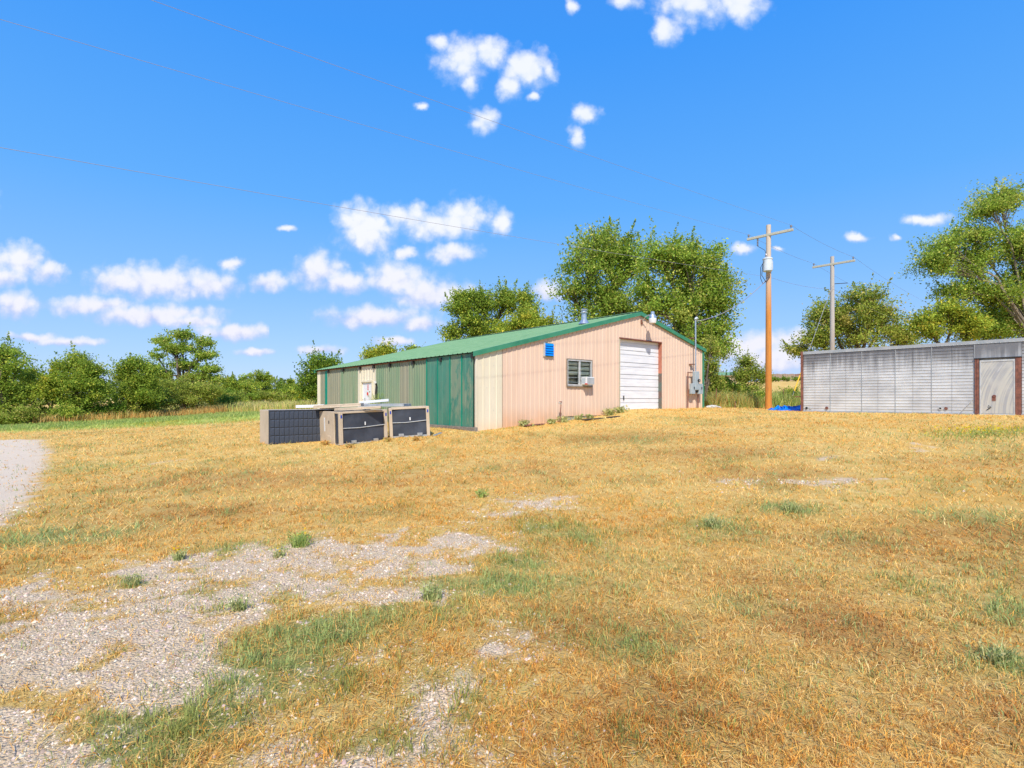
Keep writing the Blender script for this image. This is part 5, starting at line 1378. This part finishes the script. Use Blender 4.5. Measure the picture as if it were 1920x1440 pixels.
# tall grass: dry orange band at the tree line, weeds by the poles, rough grass beyond
def tall(name, pts_fn, n_, h, cols, lean=.35, w=.02):
    x, y = pts_fn(n_); keep = ~in_building(x, y); x, y = x[keep], y[keep]
    ci = cols[rng.integers(0, len(cols), len(x))] * rng.uniform(.75, 1.2, (len(x), 1))
    hh = h * rng.uniform(.45, 1.25, len(x)) * (.55 + .9 * fbm(x, y, .9, 3, 1))
    o = blades(name, x, y, hh, w * rng.uniform(.7, 1.4, len(x)), ci, lean, True); tag(o, kind='stuff')
def poly_fn(poly):
    P_ = np.array([[(px - CX) / F * Y, Y] for px, Y in poly])
    def f(n_):
        lo, hi = P_.min(0), P_.max(0); xs = rng.uniform(lo[0], hi[0], n_ * 3); ys = rng.uniform(lo[1], hi[1], n_ * 3)
        m_ = sdf(P_, xs, ys) > (fbm(xs, ys, .8, 3, 2) - .5) * 1.5; return xs[m_][:n_], ys[m_][:n_]
    return f
DRY = np.array([[.84, .58, .20], [.82, .44, .13], [.72, .54, .20], [.54, .48, .15]])
DG = np.array([[.70, .58, .20], [.52, .54, .15], [.42, .50, .13], [.78, .62, .28]])
GG = np.array([[.34, .46, .11], [.46, .56, .16], [.56, .57, .20], [.28, .40, .10]])
tall('tall_dry_grass', poly_fn([(-120, 31), (60, 31.5), (200, 34.5), (330, 38), (420, 41), (420, 46), (250, 40), (60, 36), (-120, 35)]), 22000, .62, DRY, w=.022)
tall('tall_meadow_grass', poly_fn([(330, 44), (600, 44), (600, 60), (420, 62), (300, 52)]), 16000, .75, DG, w=.035)
tall('lush_grass', poly_fn([(-160, 26), (60, 27.5), (250, 31), (520, 36), (600, 40), (420, 41), (200, 34), (-160, 30)]), 24000, .20, GG, w=.022, lean=.5)
tall('tall_meadow_grass', poly_fn([(1325, 29.2), (1436, 28.6), (1442, 33), (1325, 33)]), 9000, .8, np.vstack([DRY[:2], GG, DG]), w=.016, lean=.6)
tall('tall_meadow_grass', poly_fn([(1446, 29.2), (1500, 29.5), (1560, 38), (1440, 38)]), 9000, .95, np.vstack([GG, GG, DG]), w=.018, lean=.6)
tall('tall_meadow_grass', poly_fn([(1500, 27.5), (1900, 24), (1950, 30), (1500, 34)]), 4000, .8, DG, w=.02)

# single plants one can pick out
def weed(px_, py_, s, label, kind='green', flowers=0, loc=None, n_=90, group=None, grass=True):
    x, y = ground_at(px_, py_) if loc is None else loc
    z = hz(x, y)
    e = empty('weed', label, 'weed', (x, y, z), group=group)
    cols = {'green': GG, 'grey': np.array([[.42, .48, .18], [.56, .58, .25], [.34, .42, .14], [.66, .58, .26]]), 'dry': DRY}[kind]
    a = rng.uniform(0, 6.28, n_); r_ = s * .45 * rng.random(n_) ** .7
    o = blades('blade', np.cos(a) * r_, np.sin(a) * r_, s * rng.uniform(.4, 1.1, n_), np.full(n_, .006 * max(1, y / 6)), cols[rng.integers(0, len(cols), n_)] * rng.uniform(.7, 1.2, (n_, 1)), .7, True, zs=np.full(n_, -.01))
    o.parent = e; o['kind'] = 'stuff'
    c = rng.normal(size=(n_ // 2, 3)) * [s * .42, s * .42, s * .2] + [0, 0, s * .42]; c[:, 2] = abs(c[:, 2])
    co, cc = leaf_mesh('leaves', c, .012 * max(1, y / 6) * (1 + s), cols[rng.integers(0, len(cols), n_ // 2)])
    o = np_mesh('leaf_clump', co, np.arange(len(co)), 4, M['leaf'], dict(col=cc)); o.parent = e; o['kind'] = 'stuff'
    if flowers:
        c = np.c_[rng.normal(size=(flowers, 2)) * s * .3, s * rng.uniform(.55, 1.0, flowers)]
        co, cc = leaf_mesh('flowers', c, .011 * max(1, y / 5), np.tile([[.85, .55, .02]], (flowers, 1)), up=2, aspect=1)
        o = np_mesh('yellow_flowers', co, np.arange(len(co)), 4, M['leaf'], dict(col=cc)); o.parent = e; o['kind'] = 'stuff'
    return e
weed(563, 1024, .20, 'bright green weed with few yellow flowers at gravel edge', 'green', 8, n_=220)
weed(335, 1048, .13, 'small weed with orange yellow flowers left of the green one', 'grey', 14)
weed(523, 1045, .12, 'little yellow flowered weed beside the bright green weed', 'grey', 8)
weed(250, 1098, .14, 'grey green tuft on gravel at the left', 'grey')
weed(810, 1122, .17, 'grey green tuft at the gravel tip', 'grey', n_=160)
weed(448, 1143, .12, 'flat green tuft in the middle of the gravel track', 'grey', n_=120)
weed(903, 932, .16, 'low leafy green weed on the dry lawn centre', 'green')
weed(1487, 962, .20, 'blue green tuft on the dry lawn right of centre', 'grey', n_=150)
weed(1340, 990, .20, 'grey green tuft left of the blue green one', 'grey', n_=150)
weed(1872, 1245, .16, 'dark green creeping tuft at the right edge', 'grey', n_=160)
BG = 'weeds along the workshop foot'
for u_, s_, lab in ((gu(973), .42, 'round weed clump at foot of the leftmost peach panels'), (gu(1025), .35, 'weed clump left of the old spigot'), (gu(1046), .40, 'weed clump right of the old spigot'), (gu(1075), .35, 'weed clump over the bare foundation'),
                    (gu(1095), .28, 'small weed clump below the window'), (gu(1132), .50, 'tall weed clump before the overhead door, left one'), (gu(1152), .48, 'weed clump touching the overhead door jamb')):
    x, y, _ = bl(u_, -.30, 0); weed(0, 0, s_ * .72, lab, 'grey', loc=(x, y), n_=150, group=BG)
x, y, _ = bl(-.35, sv(716), 0); weed(0, 0, 1.55, 'tall leafy weed climbing the side wall beside the hose', 'green', loc=(x, y), n_=260).scale = (.3, .3, 1)
for px_, py_, lab in ((610, 832, 'grass tuft at the beige side panel foot'), (655, 838, 'grass tuft before the nearest coil sheet'), (728, 826, 'grass tuft between the two open units'), (780, 824, 'grass tuft before the end coil sheet')):
    weed(px_, py_ + 2, .16, lab, 'dry', n_=120, group='tufts along the condenser units')
# yellow flower patch by the trailer
c = ground_pts([(1840, 815)])[0]
N_ = 900; x = c[0] + rng.normal(size=N_) * .75; y = c[1] + rng.normal(size=N_) * .45
o = blades('flower_patch', x, y, rng.uniform(.08, .22, N_), np.full(N_, .018), GG[rng.integers(0, 4, N_)] * .9, .5, False); tag(o, kind='stuff')
N_ = 420; x = c[0] + rng.normal(size=N_) * .75; y = c[1] + rng.normal(size=N_) * .45
co, cc = leaf_mesh('f', np.c_[x, y, height(x, y) + rng.uniform(.12, .24, N_)], .022, np.tile([[.75, .58, .03]], (N_, 1)), up=2, aspect=1)
o = np_mesh('yellow_flowers', co, np.arange(len(co)), 4, M['leaf'], dict(col=cc)); tag(o, kind='stuff')
print('tris', sum(sum(len(p.vertices) - 2 for p in o.data.polygons) if len(o.data.polygons) < 5000 else len(o.data.loops) - 2 * len(o.data.polygons) for o in S.objects if o.type == 'MESH'))
